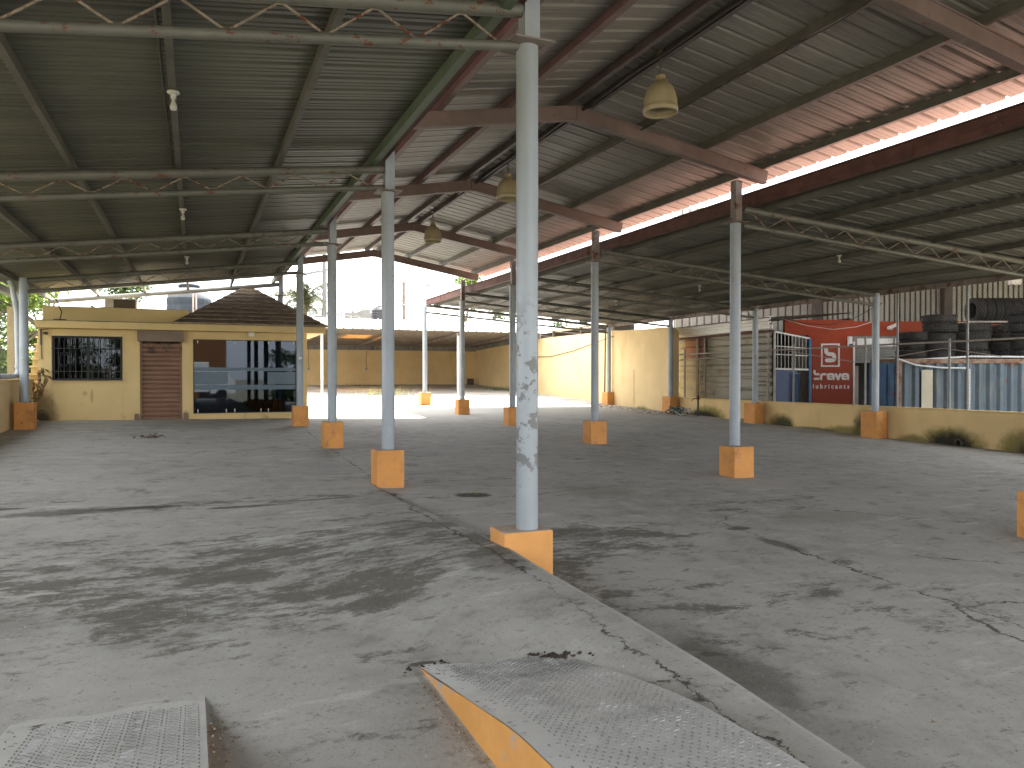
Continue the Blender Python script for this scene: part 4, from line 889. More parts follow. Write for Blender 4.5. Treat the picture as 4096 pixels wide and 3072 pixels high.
# barred blue gate between shed and red wall
t = thing('barred_gate', 'blue sheet gate with white bars above, between shed and red wall', 'gate', (17.2, 19.4, -.5), 0)
A = Vector((17.25,19.36,0)); B = Vector((18.98,19.62,0)); dv = (B-A).normalized(); L = (B-A).length
f = MB(); f.bar(A+dv*.02+Vector((0,0,-.5)), A+dv*.02+Vector((0,0,2.98)), .06, .06, (0,1,0)); f.bar(A+Vector((0,0,2.98)), B+Vector((0,0,2.80)), .05, .05); f.bar(A+Vector((0,0,1.78)), B+Vector((0,0,1.76)), .04, .06); f.bar(A+Vector((0,0,2.25)), B+Vector((0,0,2.22)), .02, .03); f.bar(A+Vector((0,0,2.52)),B+Vector((0,0,2.47)),.02,.03)
for i in range(1,10):
    p = A+dv*L*i/10; f.tube([p+Vector((0,0,1.8)), p+Vector((0,0,2.98-.018*i))], .016, 6)
f.build('white_bars', M['bulb_white'], t)
f = MB(); f.bar(B+Vector((0,0,-.5)), B+Vector((0,0,2.8)), .11, .09, (0,1,0)); f.build('gate_post', M['door_blue'], t)
f = MB(); f.bar(A+dv*.05+Vector((0,.03,.62)), A+dv*L*.66+Vector((0,.03,.62)), .03, 2.24); f.build('sheet_panel', M['gate_blue'], t)
f = MB()
for i in range(6): p = A+dv*(L*.5+i*.06)+Vector((0,-.05,0)); f.tube([p+Vector((0,0,-.5)), p+Vector((0,0,1.62))], .012, 6)
f.bar(A+dv*L*.49+Vector((0,-.05,1.62)), A+dv*(L*.5+.32)+Vector((0,-.05,1.62)), .03, .03); f.build('bar_leaf', M['door_blue'], t)
f = MB(); f.box(17.3,19.4,20.9,21.0,-.5,3.0); f.box(17.3,19.2,20.1,21.0,2.98,3.0); f.build('dark_back', M['interior_dark'], t)
# red wall with sign
D0 = 25.5; u0 = ux(1695, D0)
t = thing('red_wall', 'orange red painted shop wall with a white framed logo and lettering', 'building', W(u0, D0, -.5), -TH); RW = t
def lx(px): return ux(px, D0)-u0
def lz(py): return zy(py, D0)+.5
w = MB(True); w.box(lx(1746), lx(1843), 0, .18, 0, lz(691)); w.box(0, lx(1746), 0, .18, lz(724), lz(691)); w.box(lx(1843), lx(2420), 0, .18, lz(726), lz(694)); w.build('wall', M['wall_red'], t)
w = MB(True); w.box(lx(1843), lx(2420), .03, .15, lz(752), lz(726)-.003); w.build('shutter_header', M['header_grey'], t)
for i in range(5):
    w = MB(True); a = lx(1852+i*41); w.box(a, a+.56, .02, .06, lz(748), lz(731)); w.build('fanlight', M['white_paint'], t)
w = MB(True); zz = lz(784); n = 9
for i in range(n):
    z = zz+(lz(752)-zz)*i/n; h = (lz(752)-zz)/n
    w.add([(x,y,q) for x in (lx(1843),lx(2420)) for y,q in ((.10,z),(.05,z+h*.35),(.05,z+h*.7),(.10,z+h))], [(0,4,5,1),(1,5,6,2),(2,6,7,3)])
w.build('roller_shutter', M['shutter_grey'], t)
w = MB(True); w.box(lx(1842), lx(1846), -.03, -.001, 0, lz(738)); w.build('door_jamb', M['white_paint'], t)
w = MB(True); w.box(lx(1843), lx(2420), 3.0, 3.1, 0, 4); w.box(lx(1843),lx(2420),.2,3.0,lz(700),lz(700)+.05); w.box(lx(1835),lx(1843),.2,3,0,4); w.build('dark_interior', M['interior_dark'], t)
w = MB(True); w.box(lx(1858),lx(1872),.6,.7,.3,lz(790)); w.build('stored_sacks', M['cream_panel'], t)
# alarm box
a = MB(True); a.box(lx(1829),lx(1839),-.09,-.002,lz(748),lz(727)); ab = bevel(a.build('alarm_box', M['white_paint'], t), .02)
a = MB(True); a.box(lx(1831.5),lx(1838.5),-.098,-.091,lz(746.5),lz(743)); a.build('alarm_label', M['gate_blue'], ab)
# lettering: strokes of constant width
def zp(zx, zy_):  # point of the enlarged photograph -> wall coordinates
    return (lx((3200+zx/5.53)/1.8517), lz((1300+zy_/5.53)/1.8517))
def stroke(mb, pts, w, cap=(1,1), y=-.012, y1=-.002):
    P = [Vector((*zp(*p), 0)).to_2d() for p in pts]; w = w/5.53/1.8517/1640*D0/2
    # smooth by Chaikin
    for _ in range(2):
        Q = [P[0]]
        for a, b in zip(P, P[1:]): Q += [a*.75+b*.25, a*.25+b*.75]
        Q.append(P[-1]); P = Q
    Lf, Rt = [], []
    for i, p in enumerate(P):
        d = (P[min(i+1,len(P)-1)]-P[max(i-1,0)]).normalized(); nn = Vector((-d.y, d.x))*w; Lf.append(p+nn); Rt.append(p-nn)
    # build as quads plus round caps
    k = len(P); vs = [(p.x,y,p.y) for p in Lf]+[(p.x,y,p.y) for p in Rt]+[(p.x,y1,p.y) for p in Lf]+[(p.x,y1,p.y) for p in Rt]
    fs = [(i,i+1,k+i+1,k+i) for i in range(k-1)]+[(i,2*k+i,2*k+i+1,i+1) for i in range(k-1)]+[(k+i,k+i+1,3*k+i+1,3*k+i) for i in range(k-1)]+[(0,k,3*k,2*k),(k-1,3*k-1,4*k-1,2*k-1)]
    mb.add(vs, fs)
    for e, on in ((0,cap[0]),(-1,cap[1])):
        if not on: continue
        c = P[e]; d = (P[0]-P[1] if e == 0 else P[-1]-P[-2]).normalized(); nn = Vector((-d.y, d.x))
        arc = [c+nn*w*math.cos(a*math.pi/8)+d*w*math.sin(a*math.pi/8) for a in range(9)]
        mb.add([(p.x,y,p.y) for p in arc]+[(p.x,y1,p.y) for p in arc], [tuple(range(9))]+[(i,i+1,i+10,i+9) for i in range(8)])
sg = MB(True)
x0,z0 = zp(460,925); x1,z1 = zp(875,410); fw = zp(495,0)[0]-zp(460,0)[0]
for bx in ((x0,x1,z1-fw,z1),(x0,x1,z0,z0+fw),(x0,x0+fw,z0+fw,z1-fw),(x1-fw,x1,z0+fw,z1-fw)): sg.box(bx[0],bx[1],-.012,-.002,bx[2],bx[3])
lf = sg.build('logo_frame', M['logo_white'], t)
sg = MB(True); stroke(sg, [(574,548),(574,612),(632,645),(712,645),(752,668),(752,765),(708,783),(590,783)], 84); sg.build('logo_mark', M['logo_white'], t)
sg = MB(True)
stroke(sg, [(318,1020),(318,1075),(350,1088),(425,1088)], 50, (1,0)); stroke(sg, [(320,1190),(422,1190)], 48, (1,0))
stroke(sg, [(464,1196),(464,1120),(490,1089),(562,1088)], 50)
for dx in (0, 322):
    stroke(sg, [(735+dx,1130),(728+dx,1089),(690+dx,1089),(650+dx,1089),(618+dx,1095),(618+dx,1140),(618+dx,1190),(650+dx,1192),(700+dx,1192)], 50, (0,0)); stroke(sg, [(738+dx,1110),(738+dx,1196)], 46, (1,1), -.015)
    stroke(sg, [(650+dx,1141),(712+dx,1141)], 22, (1,0), -.009)
stroke(sg, [(790,1092),(838,1200)], 50); stroke(sg, [(886,1092),(840,1200)], 50, (1,1), -.015)
sg.build('logo_lettering', M['logo_white'], t)
cu = bpy.data.curves.new('lub', 'FONT'); cu.body = 'lubricants'; cu.size = .30; cu.extrude = .004; cu.offset = .009; cu.space_character = 1.55
tmp = bpy.data.objects.new('lub', cu); C.objects.link(tmp); bpy.context.view_layer.update()
me = bpy.data.meshes.new_from_object(tmp.evaluated_get(bpy.context.evaluated_depsgraph_get())); bpy.data.objects.remove(tmp); bpy.data.curves.remove(cu)
xs = [v.co.x for v in me.vertices]; ysv = [v.co.y for v in me.vertices]
X0, Z0 = zp(285,1408); X1, Z1 = zp(1090,1302)
for v in me.vertices:
    a = (v.co.x-min(xs))/(max(xs)-min(xs)); b = (v.co.y-min(ysv))/(max(ysv)-min(ysv)); y = -.006-v.co.z
    v.co = (X0+(X1-X0)*a, y, Z0+(Z1-Z0)*b)
me.materials.clear(); me.materials.append(M['logo_white']); o = bpy.data.objects.new('small_lettering', me); C.objects.link(o); o.parent = t
# cables over the red wall
for pts, lab in (([(1693,690,25.2),(1745,704,25),(1800,712,24.8),(1850,706,24.6),(1893,692,24)], 'pale cable sagging in a long curve across the red wall'),
                 ([(1690,688,25.3),(1740,699,25),(1790,702,24.6),(1840,690,23),(1880,668,21),(1905,655,19.6)], 'dark cable rising from the red wall to the lean-to column'),
                 ([(1600,705,26),(1640,690,25.5),(1665,683,25.3),(1700,690,25.2)], 'loose white cable looped over the shed roof corner')):
    mb = MB(); mb.tube([W(ux(a,d), d, zy(b,d)) for a,b,d in pts], .011, 5); tag(mb.build('overhead_cable', M['cable_pale' if 'pale' in lab or 'white' in lab else 'cable_black']), lab, 'cable')
# container
d0 = 20.0; uc = ux(1938, d0); LC = 9.0
t = thing('shipping_container', 'weathered pale blue corrugated container carrying stacks of tyres', 'container', W(uc, d0, -.5), -TH)
c = MB(True); ht = 2.5
c.box(.12, LC, .06, 1.55, .0, ht-.06)
n = int(LC/.28)
for i in range(n):
    x = .14+i*.28; c.add([(x,.055,.12),(x+.06,.0,.12),(x+.15,.0,.12),(x+.21,.055,.12),(x,.055,ht-.12),(x+.06,.0,ht-.12),(x+.15,.0,ht-.12),(x+.21,.055,ht-.12)], [(0,1,5,4),(1,2,6,5),(2,3,7,6),(4,5,6,7)])
c.build('corrugated_side', M['container_blue'], t)
c = MB(True); c.box(0,.12,-.01,.12,0,ht-.05); c.box(0,LC,-.012,.1,ht-.12,ht); c.box(0,.1,.12,1.5,ht-.1,ht); c.box(0,LC,-.01,.1,0,.12); c.build('rust_frame', M['container_rust'], t)
c = MB(True); c.box(-.02,.0,.12,1.52,.05,ht-.1)
for y in (.5,1.0): c.tube([(-.04,y,.05),(-.04,y,ht-.15)], .02, 8)
for z in (.7,1.5): c.box(-.035,-.021,.15,1.5,z,z+.05)
c.build('blue_door', M['door_blue'], t)
c = MB(True); c.box(ux(1990,d0)-uc, ux(2014,d0)-uc, -.02, -.001, .3, zy(799,d0)+.5); c.build('cream_panel', M['cream_panel'], t)
pts = [(1938,776),(1975,789),(2030,794.5),(2083,795.5)]
c = MB(True); c.tube([(ux(a,d0)-uc,-.08,zy(b,d0)+.5) for a,b in pts]+[(ux(2090,d0)-uc,-.08,zy(798,d0)+.5),(ux(2090,d0)-uc,-.08,.2)], .024, 8); c.tube([(ux(1950,d0)-uc,.02,zy(779,d0)+.5),(ux(2100,d0)-uc,.04,zy(770,d0)+.5),(LC,.05,zy(775,d0)+.5)],.028,8); c.build('white_pipe', M['pvc_white'], t)
# tyres: one mesh, each tyre a thing
def tyre_mesh(rad, wid):
    mb = MB(True); h = wid/2
    prof = [(rad*.60,-h*.75),(rad*.66,-h*.98),(rad*.80,-h),(rad*.93,-h*.92),(rad*.985,-h*.72),(rad,-h*.5)]
    tread = []
    for g in (-.45,-.15,.15,.45): tread += [(rad,h*(g-.07)),(rad*.972,h*(g-.04)),(rad*.972,h*(g+.04)),(rad,h*(g+.07))]
    prof = prof+tread+[(r,-z) for r,z in prof[::-1]]+[(rad*.585,h*.4),(rad*.585,-h*.4),(rad*.60,-h*.75)]
    mb.lathe([(r,z+h) for r,z in prof], 0, 0, 36)
    for k in range(36):
        a = 2*math.pi*k/36
        for z in (h*.35,h*1.65): 
            p = Vector((math.cos(a)*rad*.99, math.sin(a)*rad*.99, z)); mb.bar(p+Vector((0,0,-h*.22)), p+Vector((0,0,h*.22)), .03, .02, (math.cos(a),math.sin(a),0))
    return mb
proto = tyre_mesh(.43,.25).build('tyre', M['rubber']); first = True; rnd = random.Random(2)
ords = ['topmost','second from the top','third from the top','fourth from the top','fifth from the top','sixth from the top']
stacks = [(1972,3,20.9,'the low leftmost stack on the container',.40),(2025,5,20.7,'the tall left stack on the container',.43),(2093,4,20.8,'the wide middle stack on the container',.50),(2143,3,21.6,'the stack behind the middle one',.43),(2178,4,20.8,'the stack left of the picture edge',.42),(2216,6,20.4,'the tallest stack at the right edge',.42)]
for px, n, d, nm, rad in stacks:
    z = 2.0
    for k in range(n):
        if first: o = proto; first = False
        else: o = proto.copy(); C.objects.link(o)
        s = rad/.43*rnd.uniform(.97,1.03); o.scale = (s,s,rnd.uniform(.88,1.04)); o.location = W(ux(px,d)+rnd.uniform(-.05,.05), d+rnd.uniform(-.05,.05), z); o.rotation_euler = (rnd.uniform(-.03,.03),rnd.uniform(-.03,.03),rnd.uniform(0,6)); z += .25*o.scale.z
        tag(o, f'used black tyre, {ords[n-1-k]} in {nm}', 'tyre', 'used tyres stacked on the container')
for k in range(8):
    o = proto.copy(); C.objects.link(o); o.scale = (.87,.87,1.0); o.rotation_euler = (0, R(90), -TH); d = 22.3; o.location = W(ux(2097,d)+k*.255, d, 3.46)
    tag(o, 'used truck tyre standing first at the left end of the upright row' if k == 0 else f'truck tyre standing {["","second","third","fourth","fifth","sixth","seventh","eighth"][k]} from the left in the upright row', 'tyre', 'used truck tyres standing in a row')
t = thing('tyre_rack', 'pipe rack behind the container holding the upright row of truck tyres', 'rack', W(ux(2097,22.3),22.3,-.5), -TH)
c = MB(True)
for y in (-.25,.25): c.tube([(-.2,y,3.62),(2.6,y,3.62)], .03, 8)
c.build('rail', M['post_pale'], t)
for x in (-.15,2.5):
    for y in (-.25,.25):
        c = MB(True); c.tube([(x,y,0),(x,y,3.62)], .03, 8); c.build('leg', M['steel_dark'], t)
# warehouse
dw = 31.; uw = ux(1455, dw)
t = thing('warehouse', 'large pale ribbed metal warehouse rising behind the red wall', 'building', W(uw, dw, -.5), -TH)
LWH = 26.; c = MB(True); c.box(0,LWH,0,.06,3.9,8.9); x = .05
while x < LWH:
    st_ = .21 if x > 6 else .30; c.add([(x,-.002,3.9),(x+.015,-.09,3.9),(x+st_-.06,-.09,3.9),(x+st_-.045,-.002,3.9),(x,-.002,8.9),(x+.015,-.09,8.9),(x+st_-.06,-.09,8.9),(x+st_-.045,-.002,8.9)],[(0,1,5,4),(1,2,6,5),(2,3,7,6),(0,3,2,1)]); x += st_
c.build('metal_cladding', M['warehouse_metal'], t)
c = MB(True); c.box(0,LWH,-.06,.08,0,3.9); c.build('base_wall', M['concrete_wall'], t)
for px in (1760,2038,2230):
    c = MB(True); u = ux(px,dw)-uw; c.box(u-.16,u+.16,-.34,-.095,3.0,8.9); c.build('steel_column', M['steel_dark'], t)
c = MB(True); cx0 = -1; c.add([(cx0,.2,8.6),(LWH,.2,8.6),(LWH,-13.5,5.7),(cx0,-13.5,5.7)], [(0,1,2,3)]); c.box(cx0,LWH,-13.55,-13.4,5.55,5.69)  # added unseen canopy over the neighbour's yard, keeps sun off the right side
for px in (1500,1760,2038,2230): u = ux(px,dw)-uw; c.bar((u,-.1,8.4),(u,-13.35,5.52),.1,.2)
c.build('sun_blocking_canopy', M['zinc_bright'], t)
f = MB(True)
t2 = thing('flood_light', 'small white flood light high on the warehouse at the right edge', 'lamp', W(ux(2190,24),24,3.7), -TH)
f.box(-.16,.16,-.1,.1,.72,.98); bevel(f.build('lamp_head', M['white_paint'], t2), .02)
f = MB(True); f.bar((0,.1,.9),(.8,.9,1.0),.04,.04); f.build('arm', M['steel_dark'], t2)
t2 = thing('security_camera', 'small white security camera beside the lean-to column at the right', 'camera', W(ux(1925,25.3),25.3,zy(706,25.3)), -TH)
f = MB(True); f.bar((-.2,-.2,-.06),(.14,-.1,.08),.1,.1); f.build('camera_body', M['white_paint'], t2)
f = MB(True); f.bar((0,-.12,0),(.05,.1,-.1),.03,.03); f.build('bracket', M['white_paint'], t2)
# dark roof structures behind the tall wall
t = thing('neighbour_roof', 'dark low metal roof showing above the tall yellow side wall', 'roof', (18,33,3))
c = MB(); c.add([(16.9,28.2,3.85),(16.9,42,3.95),(20,42,4.2),(20,28.2,4.1)], [(0,1,2,3)]); c.box(16.85,16.95,28.2,42,3.88,3.98); c.build('roof_sheet', M['zinc_bright'], t)
for y in (29,32,35,38,41):
    c = MB(); c.box(16.9,17.0,y,y+.1,3.0,3.85); c.bar((16.95,y,3.55),(16.95,y+2.9,3.8),.05,.05); c.build('post', M['steel_dark'], t)
c = MB(); c.box(17.4,17.5,28.2,42,3.2,3.84); c.build('dark_side', M['interior_dark'], t)

# ------------------------------------------------------------------ rear canopy
t = thing('rear_canopy', 'long low canopy along the rear wall with pale sunlit apron sheets', 'canopy', (9, 40, 3.3))
def zc(y): return 3.76-(y-35.)*.036
c = MB(); Xa, Xb = 2.0, 16.28; hx0,hx1,hy0,hy1 = 7.0,8.3,37.6,39.6
for (a,b,e,f) in ((Xa,hx0,35,45),(hx1,Xb,35,45),(hx0,hx1,35,hy0),(hx0,hx1,hy1,45)):
    n = max(1,int((b-a)/.2)); xs = [a+(b-a)*i/n for i in range(n+1)]
    for lift, mm in ((0,0),(.006,1)):
        vs = [(x,y,zc(y)+lift+(.03 if i%2 else 0)) for y in (e,f) for i,x in enumerate(xs)]
        fs = [(i,i+1,n+2+i,n+1+i) for i in range(n)]; c.add(vs, [g[::-1] for g in fs] if mm == 0 else fs, mm)
c.build('roof_sheet', [M['under_brown'], M['zinc_bright']], t)
c = MB(); c.add([(hx0,hy0,zc(hy0)+.01),(hx1,hy0,zc(hy0)+.01),(hx1,hy1,zc(hy1)+.01),(hx0,hy1,zc(hy1)+.01)], [(0,1,2,3)])
m = bpy.data.materials.new('orange_translucent'); nt = NT(m); tr = nt.node('ShaderNodeBsdfTranslucent'); tr.inputs[0].default_value = (.85,.42,.10,1); nt.link(tr.outputs[0], nt.n['Material Output'].inputs[0]); M['orange_translucent'] = m
c.build('orange_skylight', m, t)
c = MB()
for k in range(14):
    y = 35.4+k*.7; c.box(Xa,Xb-.03,y,y+.06,zc(y)-.085,zc(y)-.012)
c.build('batten_row', M['batten'], t)
for x in (5.4,8.7,11.95,15.0):
    c = MB(); c.bar((x,35.3,zc(35.3)-.15),(x,44.9,zc(44.9)-.15),.07,.13); c.build('rafter', M['upper_steel'], t)
c = MB(); n = int((Xb-Xa)/.43)
for i in range(n):
    x = Xa+i*.43+.01; s = .08
    for dx0, dx1, h in ((0,.36,0),(.36,.43,.035)):
        c.add([(x+dx0,34.9,3.72+h),(x+dx1,34.9,3.72+h),(x+dx1+s,35.9,4.24+h),(x+dx0+s,35.9,4.24+h)], [(0,1,2,3)])
    c.add([(x+.36,34.9,3.72),(x+.36,34.9,3.755),(x+.36+s,35.9,4.275),(x+.36+s,35.9,4.24)], [(0,1,2,3)])
c.build('apron_sheets', M['apron'], t)
c = MB(); c.box(-3.9,16.27,44.94,44.998,3.08,3.36); c.build('wall_beam', M['concrete_wall'], t)
c = MB(); c.bar((16.26,45,3.30),(16.26,35.2,3.62),.07,.34); c.build('side_beam', M['concrete_wall'], t)
for x in (5.38,8.66,11.95):
    c = MB(); c.tube([(x,35.5,zf(x,35.5)),(x,35.5,zc(35.5)-.02)], .06, 10); c.build('post', M['white_paint'], t)
t = thing('roof_truss_gable', 'small open wooden truss end at the left of the rear canopy', 'truss', (6.6, 36.5, 4))
c = MB(); a, b, p = Vector((5.4,36.4,3.95)), Vector((8.0,36.4,3.95)), Vector((6.75,36.4,4.75)); c.bar(a,b,.06,.09,(0,1,0)); c.bar(a,p,.06,.1,(0,1,0)); c.bar(b,p,.06,.1,(0,1,0))
for i in range(1,5): q = a.lerp(b,i/5); r_ = a.lerp(p,min(1,i/2.6)) if i < 3 else b.lerp(p,(5-i)/2.4); c.bar(q,r_,.05,.05,(0,1,0))
c.build('truss_members', M['house_wall'], t)
# wall fittings
for x, lab in ((6.05,'dark power cable and socket left of the middle of the rear wall'),(9.4,'thin cable ending in a socket near the middle of the rear wall')):
    t = thing('wall_socket', lab, 'socket', (x,44.98,1.8)); c = MB(); c.tube([(x+.02*math.sin(i),44.97,3.08-i*.13) for i in range(9)], .012, 5); c.build('cable', M['cable_black'], t)
    c = MB(); c.box(x-.06,x+.06,44.93,44.995,1.9,2.03); c.build('socket_box', M['plastic_grey'], t)
t = thing('meter_box', 'two small grey meter boxes by the white post at the left of the rear wall', 'meter', (5.0,44.9,2)); c = MB(); c.box(4.1,4.3,44.88,44.995,2.4,2.62); c.box(4.55,4.72,44.88,44.995,2.35,2.55); bevel(c.build('box', M['white_paint'], t), .015); c = MB(); c.tube([(4.2,44.95,3.1),(4.2,44.95,2.6)],.015,6); c.tube([(4.4,44.95,2.4),(4.1,44.95,1.7),(3.7,44.95,1.1)],.03,6); c.build('cable', M['cable_black'], t)
t = thing('standpipe', 'small dark standpipe before the rear wall behind the canopy posts', 'standpipe', (5.5,43.5,.9)); c = MB(); c.tube([(5.5,43.5,.9),(5.5,43.5,1.5)],.05,8); c.lathe([(.02,1.5),(.09,1.52),(.08,1.65),(.001,1.68)],5.5,43.5,10); c.build('pipe', M['steel_dark'], t)
c = MB(); c.box(15.6,15.95,44.3,44.6,zf(15.7,44.4),zf(15.7,44.4)+.38); c.box(15.63,15.92,44.27,44.299,zf(15.7,44.4)+.06,zf(15.7,44.4)+.3); tag(c.build('pump_box', M['steel_dark']), 'dark pump box in the far right corner of the rear yard', 'box')

# ------------------------------------------------------------------ vegetation
def leaf(mb, p, s, rnd, m, aspect=.5, droop=.2):
    a = rnd.uniform(0,6.283); e = rnd.uniform(-.7,.5)-droop
    d = Vector((math.cos(a)*math.cos(e), math.sin(a)*math.cos(e), math.sin(e))); sd = d.cross(Vector((0,0,1))).normalized(); n = sd.cross(d)
    sd = (sd*math.cos(rnd.uniform(-.9,.9))+n*math.sin(rnd.uniform(-.9,.9))).normalized()*s*aspect*.5
    mid = p+d*s*.5+n*s*.08
    mb.add([p, mid+sd, p+d*s, mid-sd], [(0,1,2,3)], m)
def tree(name, x, y, z, h, rad, label, leaves, mats, seed, lsize=.2, group=None, low=.25, squash=1.0):
    rnd = random.Random(seed); t = thing(name, label, 'tree', (x,y,z), 0, group)
    tk = MB(); th = h*.55; pts = [(x,y,z-.1),(x+rnd.uniform(-.15,.15),y+rnd.uniform(-.1,.1),z+th*.5),(x+rnd.uniform(-.25,.25),y,z+th)]
    tk.tube(pts, .05+.035*h, 10, 0, True, .05)
    cen = []
    for k in range(11):
        a = rnd.uniform(0,6.283); rr = rad*rnd.uniform(.25,.9); hz = z+h*rnd.uniform(low,.93)
        c = Vector((x+rr*math.cos(a), y+rr*math.sin(a), hz)); cen.append((c, rad*rnd.uniform(.25,.5)))
        b = Vector(pts[1]).lerp(Vector(pts[2]), rnd.uniform(0,1)); tk.tube([b, b.lerp(c,.5)+Vector((0,0,.15)), c], .05, 6, 0, False, .012)
    tk.build('trunk', M['bark'], t)
    cr = MB()
    for k in range(leaves):
        c, r = cen[rnd.randrange(len(cen))]
        v = Vector((rnd.gauss(0,1), rnd.gauss(0,1), rnd.gauss(0,1))).normalized()*r*rnd.random()**.45; v.z *= .75*squash
        leaf(cr, c+v, lsize*rnd.uniform(.6,1.3), rnd, 0 if rnd.random() < .6 else 1)
    cr.build('crown', [M[m] for m in mats], t)
    return t
LG = 'leafy trees beyond the left boundary'
tree('leafy_tree', -6.1, 20.5, .4, 4.6, 1.8, 'bright leafy tree at the extreme left behind the chain link fence', 7000, ('leaf_light','leaf_mid'), 1, .19, LG, .05)
tree('leafy_tree', -5.9, 25.5, .5, 4.9, 1.9, 'yellow green tree right behind the pale corner column', 8000, ('leaf_light','leaf_mid'), 2, .2, LG, .1)
tree('leafy_tree', -4.9, 31.5, .6, 5.2, 2.1, 'light green tree above the left end of the office parapet', 8000, ('leaf_light','leaf_light'), 3, .24, LG, .2)
tree('broadleaf_tree', -3.2, 34.5, .6, 5.3, 2.0, 'dark green broad leaved tree left of the air conditioning unit', 7000, ('leaf_dark','leaf_mid'), 4, .28, LG, .25)
tree('leafy_tree', -8.2, 24, .4, 6.6, 2.8, 'tall shady tree farther left behind the bright ones', 7000, ('leaf_mid','leaf_dark'), 5, .26, LG, .1)
tree('leafy_tree', -8.0, 34, .6, 7.0, 3.0, 'tall background tree behind the yellow green ones', 7000, ('leaf_mid','leaf_light'), 6, .28, LG, .1)
tree('leafy_tree', -7.2, 15.5, .3, 4.0, 1.6, 'leafy tree beside the near end of the left boundary wall', 2600, ('leaf_light','leaf_mid'), 9, .2, LG, .1)
tree('street_tree', 21.5, 52, 1, 5.6, 2.6, 'green tree crown showing above the tall sunlit wall', 3400, ('leaf_mid','leaf_light'), 7, .26, 'trees beyond the right wall', .35)
tree('street_tree', 25.5, 50, 1, 5.2, 2.4, 'dark tree crown farther right above the sunlit wall', 2600, ('leaf_mid','leaf_dark'), 8, .26, 'trees beyond the right wall', .35)
tree('street_tree', 19.0, 55, 1, 9.6, 1.9, 'tall thin crowned tree peeking through the gap above the gutter', 2200, ('leaf_light','leaf_mid'), 10, .28, 'trees beyond the right wall', .6)
# palm
def palm(x, y, z, h, L, n, label, seed, nm='coconut_palm'):
    rnd = random.Random(seed); t = thing(nm, label, 'palm', (x,y,z))
    k = MB(); k.tube([(x,y,z-.1),(x+.1,y,z+h*.5),(x+.05,y,z+h)], .17, 12, 0, True, .12); k.build('trunk', M['bark'], t)
    for i in range(n):
        f = MB(); a = 2*math.pi*i/n*1.0+rnd.uniform(-.25,.25); el = rnd.choice((1.25,.95,.65,.35,.1,-.2))+rnd.uniform(-.12,.12); l = L*rnd.uniform(.8,1.1)
        pts = []; p = Vector((x+.05,y,z+h)); e = el; sN = 9
        for s in range(sN+1):
            pts.append(p.copy()); p = p+Vector((math.cos(a)*math.cos(e), math.sin(a)*math.cos(e), math.sin(e)))*l/sN; e -= .17+.03*s*.6
        f.tube(pts, .022, 5, 0, False, .006)
        for s in range(1, sN*3):
            u = s/3; j = min(int(u), sN-1); q = pts[j].lerp(pts[j+1], u-j); d = (pts[j+1]-pts[j]).normalized(); sd = d.cross(Vector((0,0,1))).normalized(); w = l*.30*math.sin(math.pi*min(1,.12+.88*u/sN*.98))+.05
            for g in (1,-1):
                tip = q+(sd*g*.75+d*.55+Vector((0,0,-.45-.3*rnd.random()))).normalized()*w*rnd.uniform(.8,1.1); b = d*.06
                f.add([q-b, q+b, tip], [(0,1,2)], 0)
        f.build('frond', M['leaf_palm'], t)
palm(6.35, 49, 1, 5.0, 3.3, 20, 'coconut palm with drooping fronds behind the office roof', 4)
# plants by the office corner
rnd = random.Random(9)
t = thing('potted_shrub', 'dark leafy shrub growing between the corner column and the office wall', 'plant', (-3.62,20.6,.43))
s = MB(); l = MB()
for k in range(9):
    a = rnd.uniform(0,6.28); p0 = Vector((-3.62+.05*math.cos(a), 20.5+.05*math.sin(a), .4)); p1 = p0+Vector((.13*math.cos(a), .35*math.sin(a), rnd.uniform(.25,.62))); s.tube([p0,p0.lerp(p1,.5)+Vector((0,0,.08)),p1], .012, 5, 0, False)
    for i in range(34): leaf(l, p0.lerp(p1, rnd.uniform(.3,1))+Vector((rnd.gauss(0,.07),rnd.gauss(0,.12),rnd.gauss(0,.06))), rnd.uniform(.12,.22), rnd, 0, .4, .5)
s.build('stem', M['bark'], t); l.build('foliage', M['leaf_plant'], t)
t = thing('dried_plant', 'withered brown leaf spray leaning by the left corner of the office', 'plant', (-3.42,21.0,.44))
s = MB(); l = MB(); s.tube([(-3.5,20.9,.43),(-3.47,20.95,1.1),(-3.36,21.0,1.75)], .012, 5); s.build('stem', M['bark'], t)
for i in range(40):
    u = rnd.uniform(.45,1); leaf(l, Vector((-3.5+.14*u+rnd.gauss(0,.05),20.9+.1*u,.43+1.32*u)), rnd.uniform(.12,.24), rnd, 0, .35, .9)
l.build('foliage', M['dry_leaf'], t)
def tuft(name, x, y, n, hh, sp, label, mats, seed, seeds=False, sx=1.0):
    rnd = random.Random(seed); mb = MB(); z = zf(x,y)
    for k in range(n):
        px, py = x+rnd.gauss(0,sp)*sx, y+rnd.gauss(0,sp); a = rnd.uniform(0,6.28); h = hh*rnd.uniform(.4,1.2); w = .004+.012*hh; z = zf(px,py)
        d = Vector((math.cos(a), math.sin(a), 0)); q = Vector((px,py,z-.01))
        mb.add([q-d.cross(Vector((0,0,1)))*w, q+d.cross(Vector((0,0,1)))*w, q+d*h*.35+Vector((0,0,h))], [(0,1,2)], 0)
        if seeds and rnd.random() < .12: c = q+d*h*.35+Vector((0,0,h)); mb.tube([c, c+Vector((0,0,.04))], .028, 5, 1)
    o = mb.build(name, [M[m] for m in mats]); return tag(o, label, 'weeds', kind='stuff' if name == 'weed_patch' else 'thing')
tuft('weed_tuft', 3.18, 8.98, 46, .05, .07, 'small weeds in the dark hole in the floor left of the flaking column', ('grass_dry','grass_dry'), 1, sx=1.6)
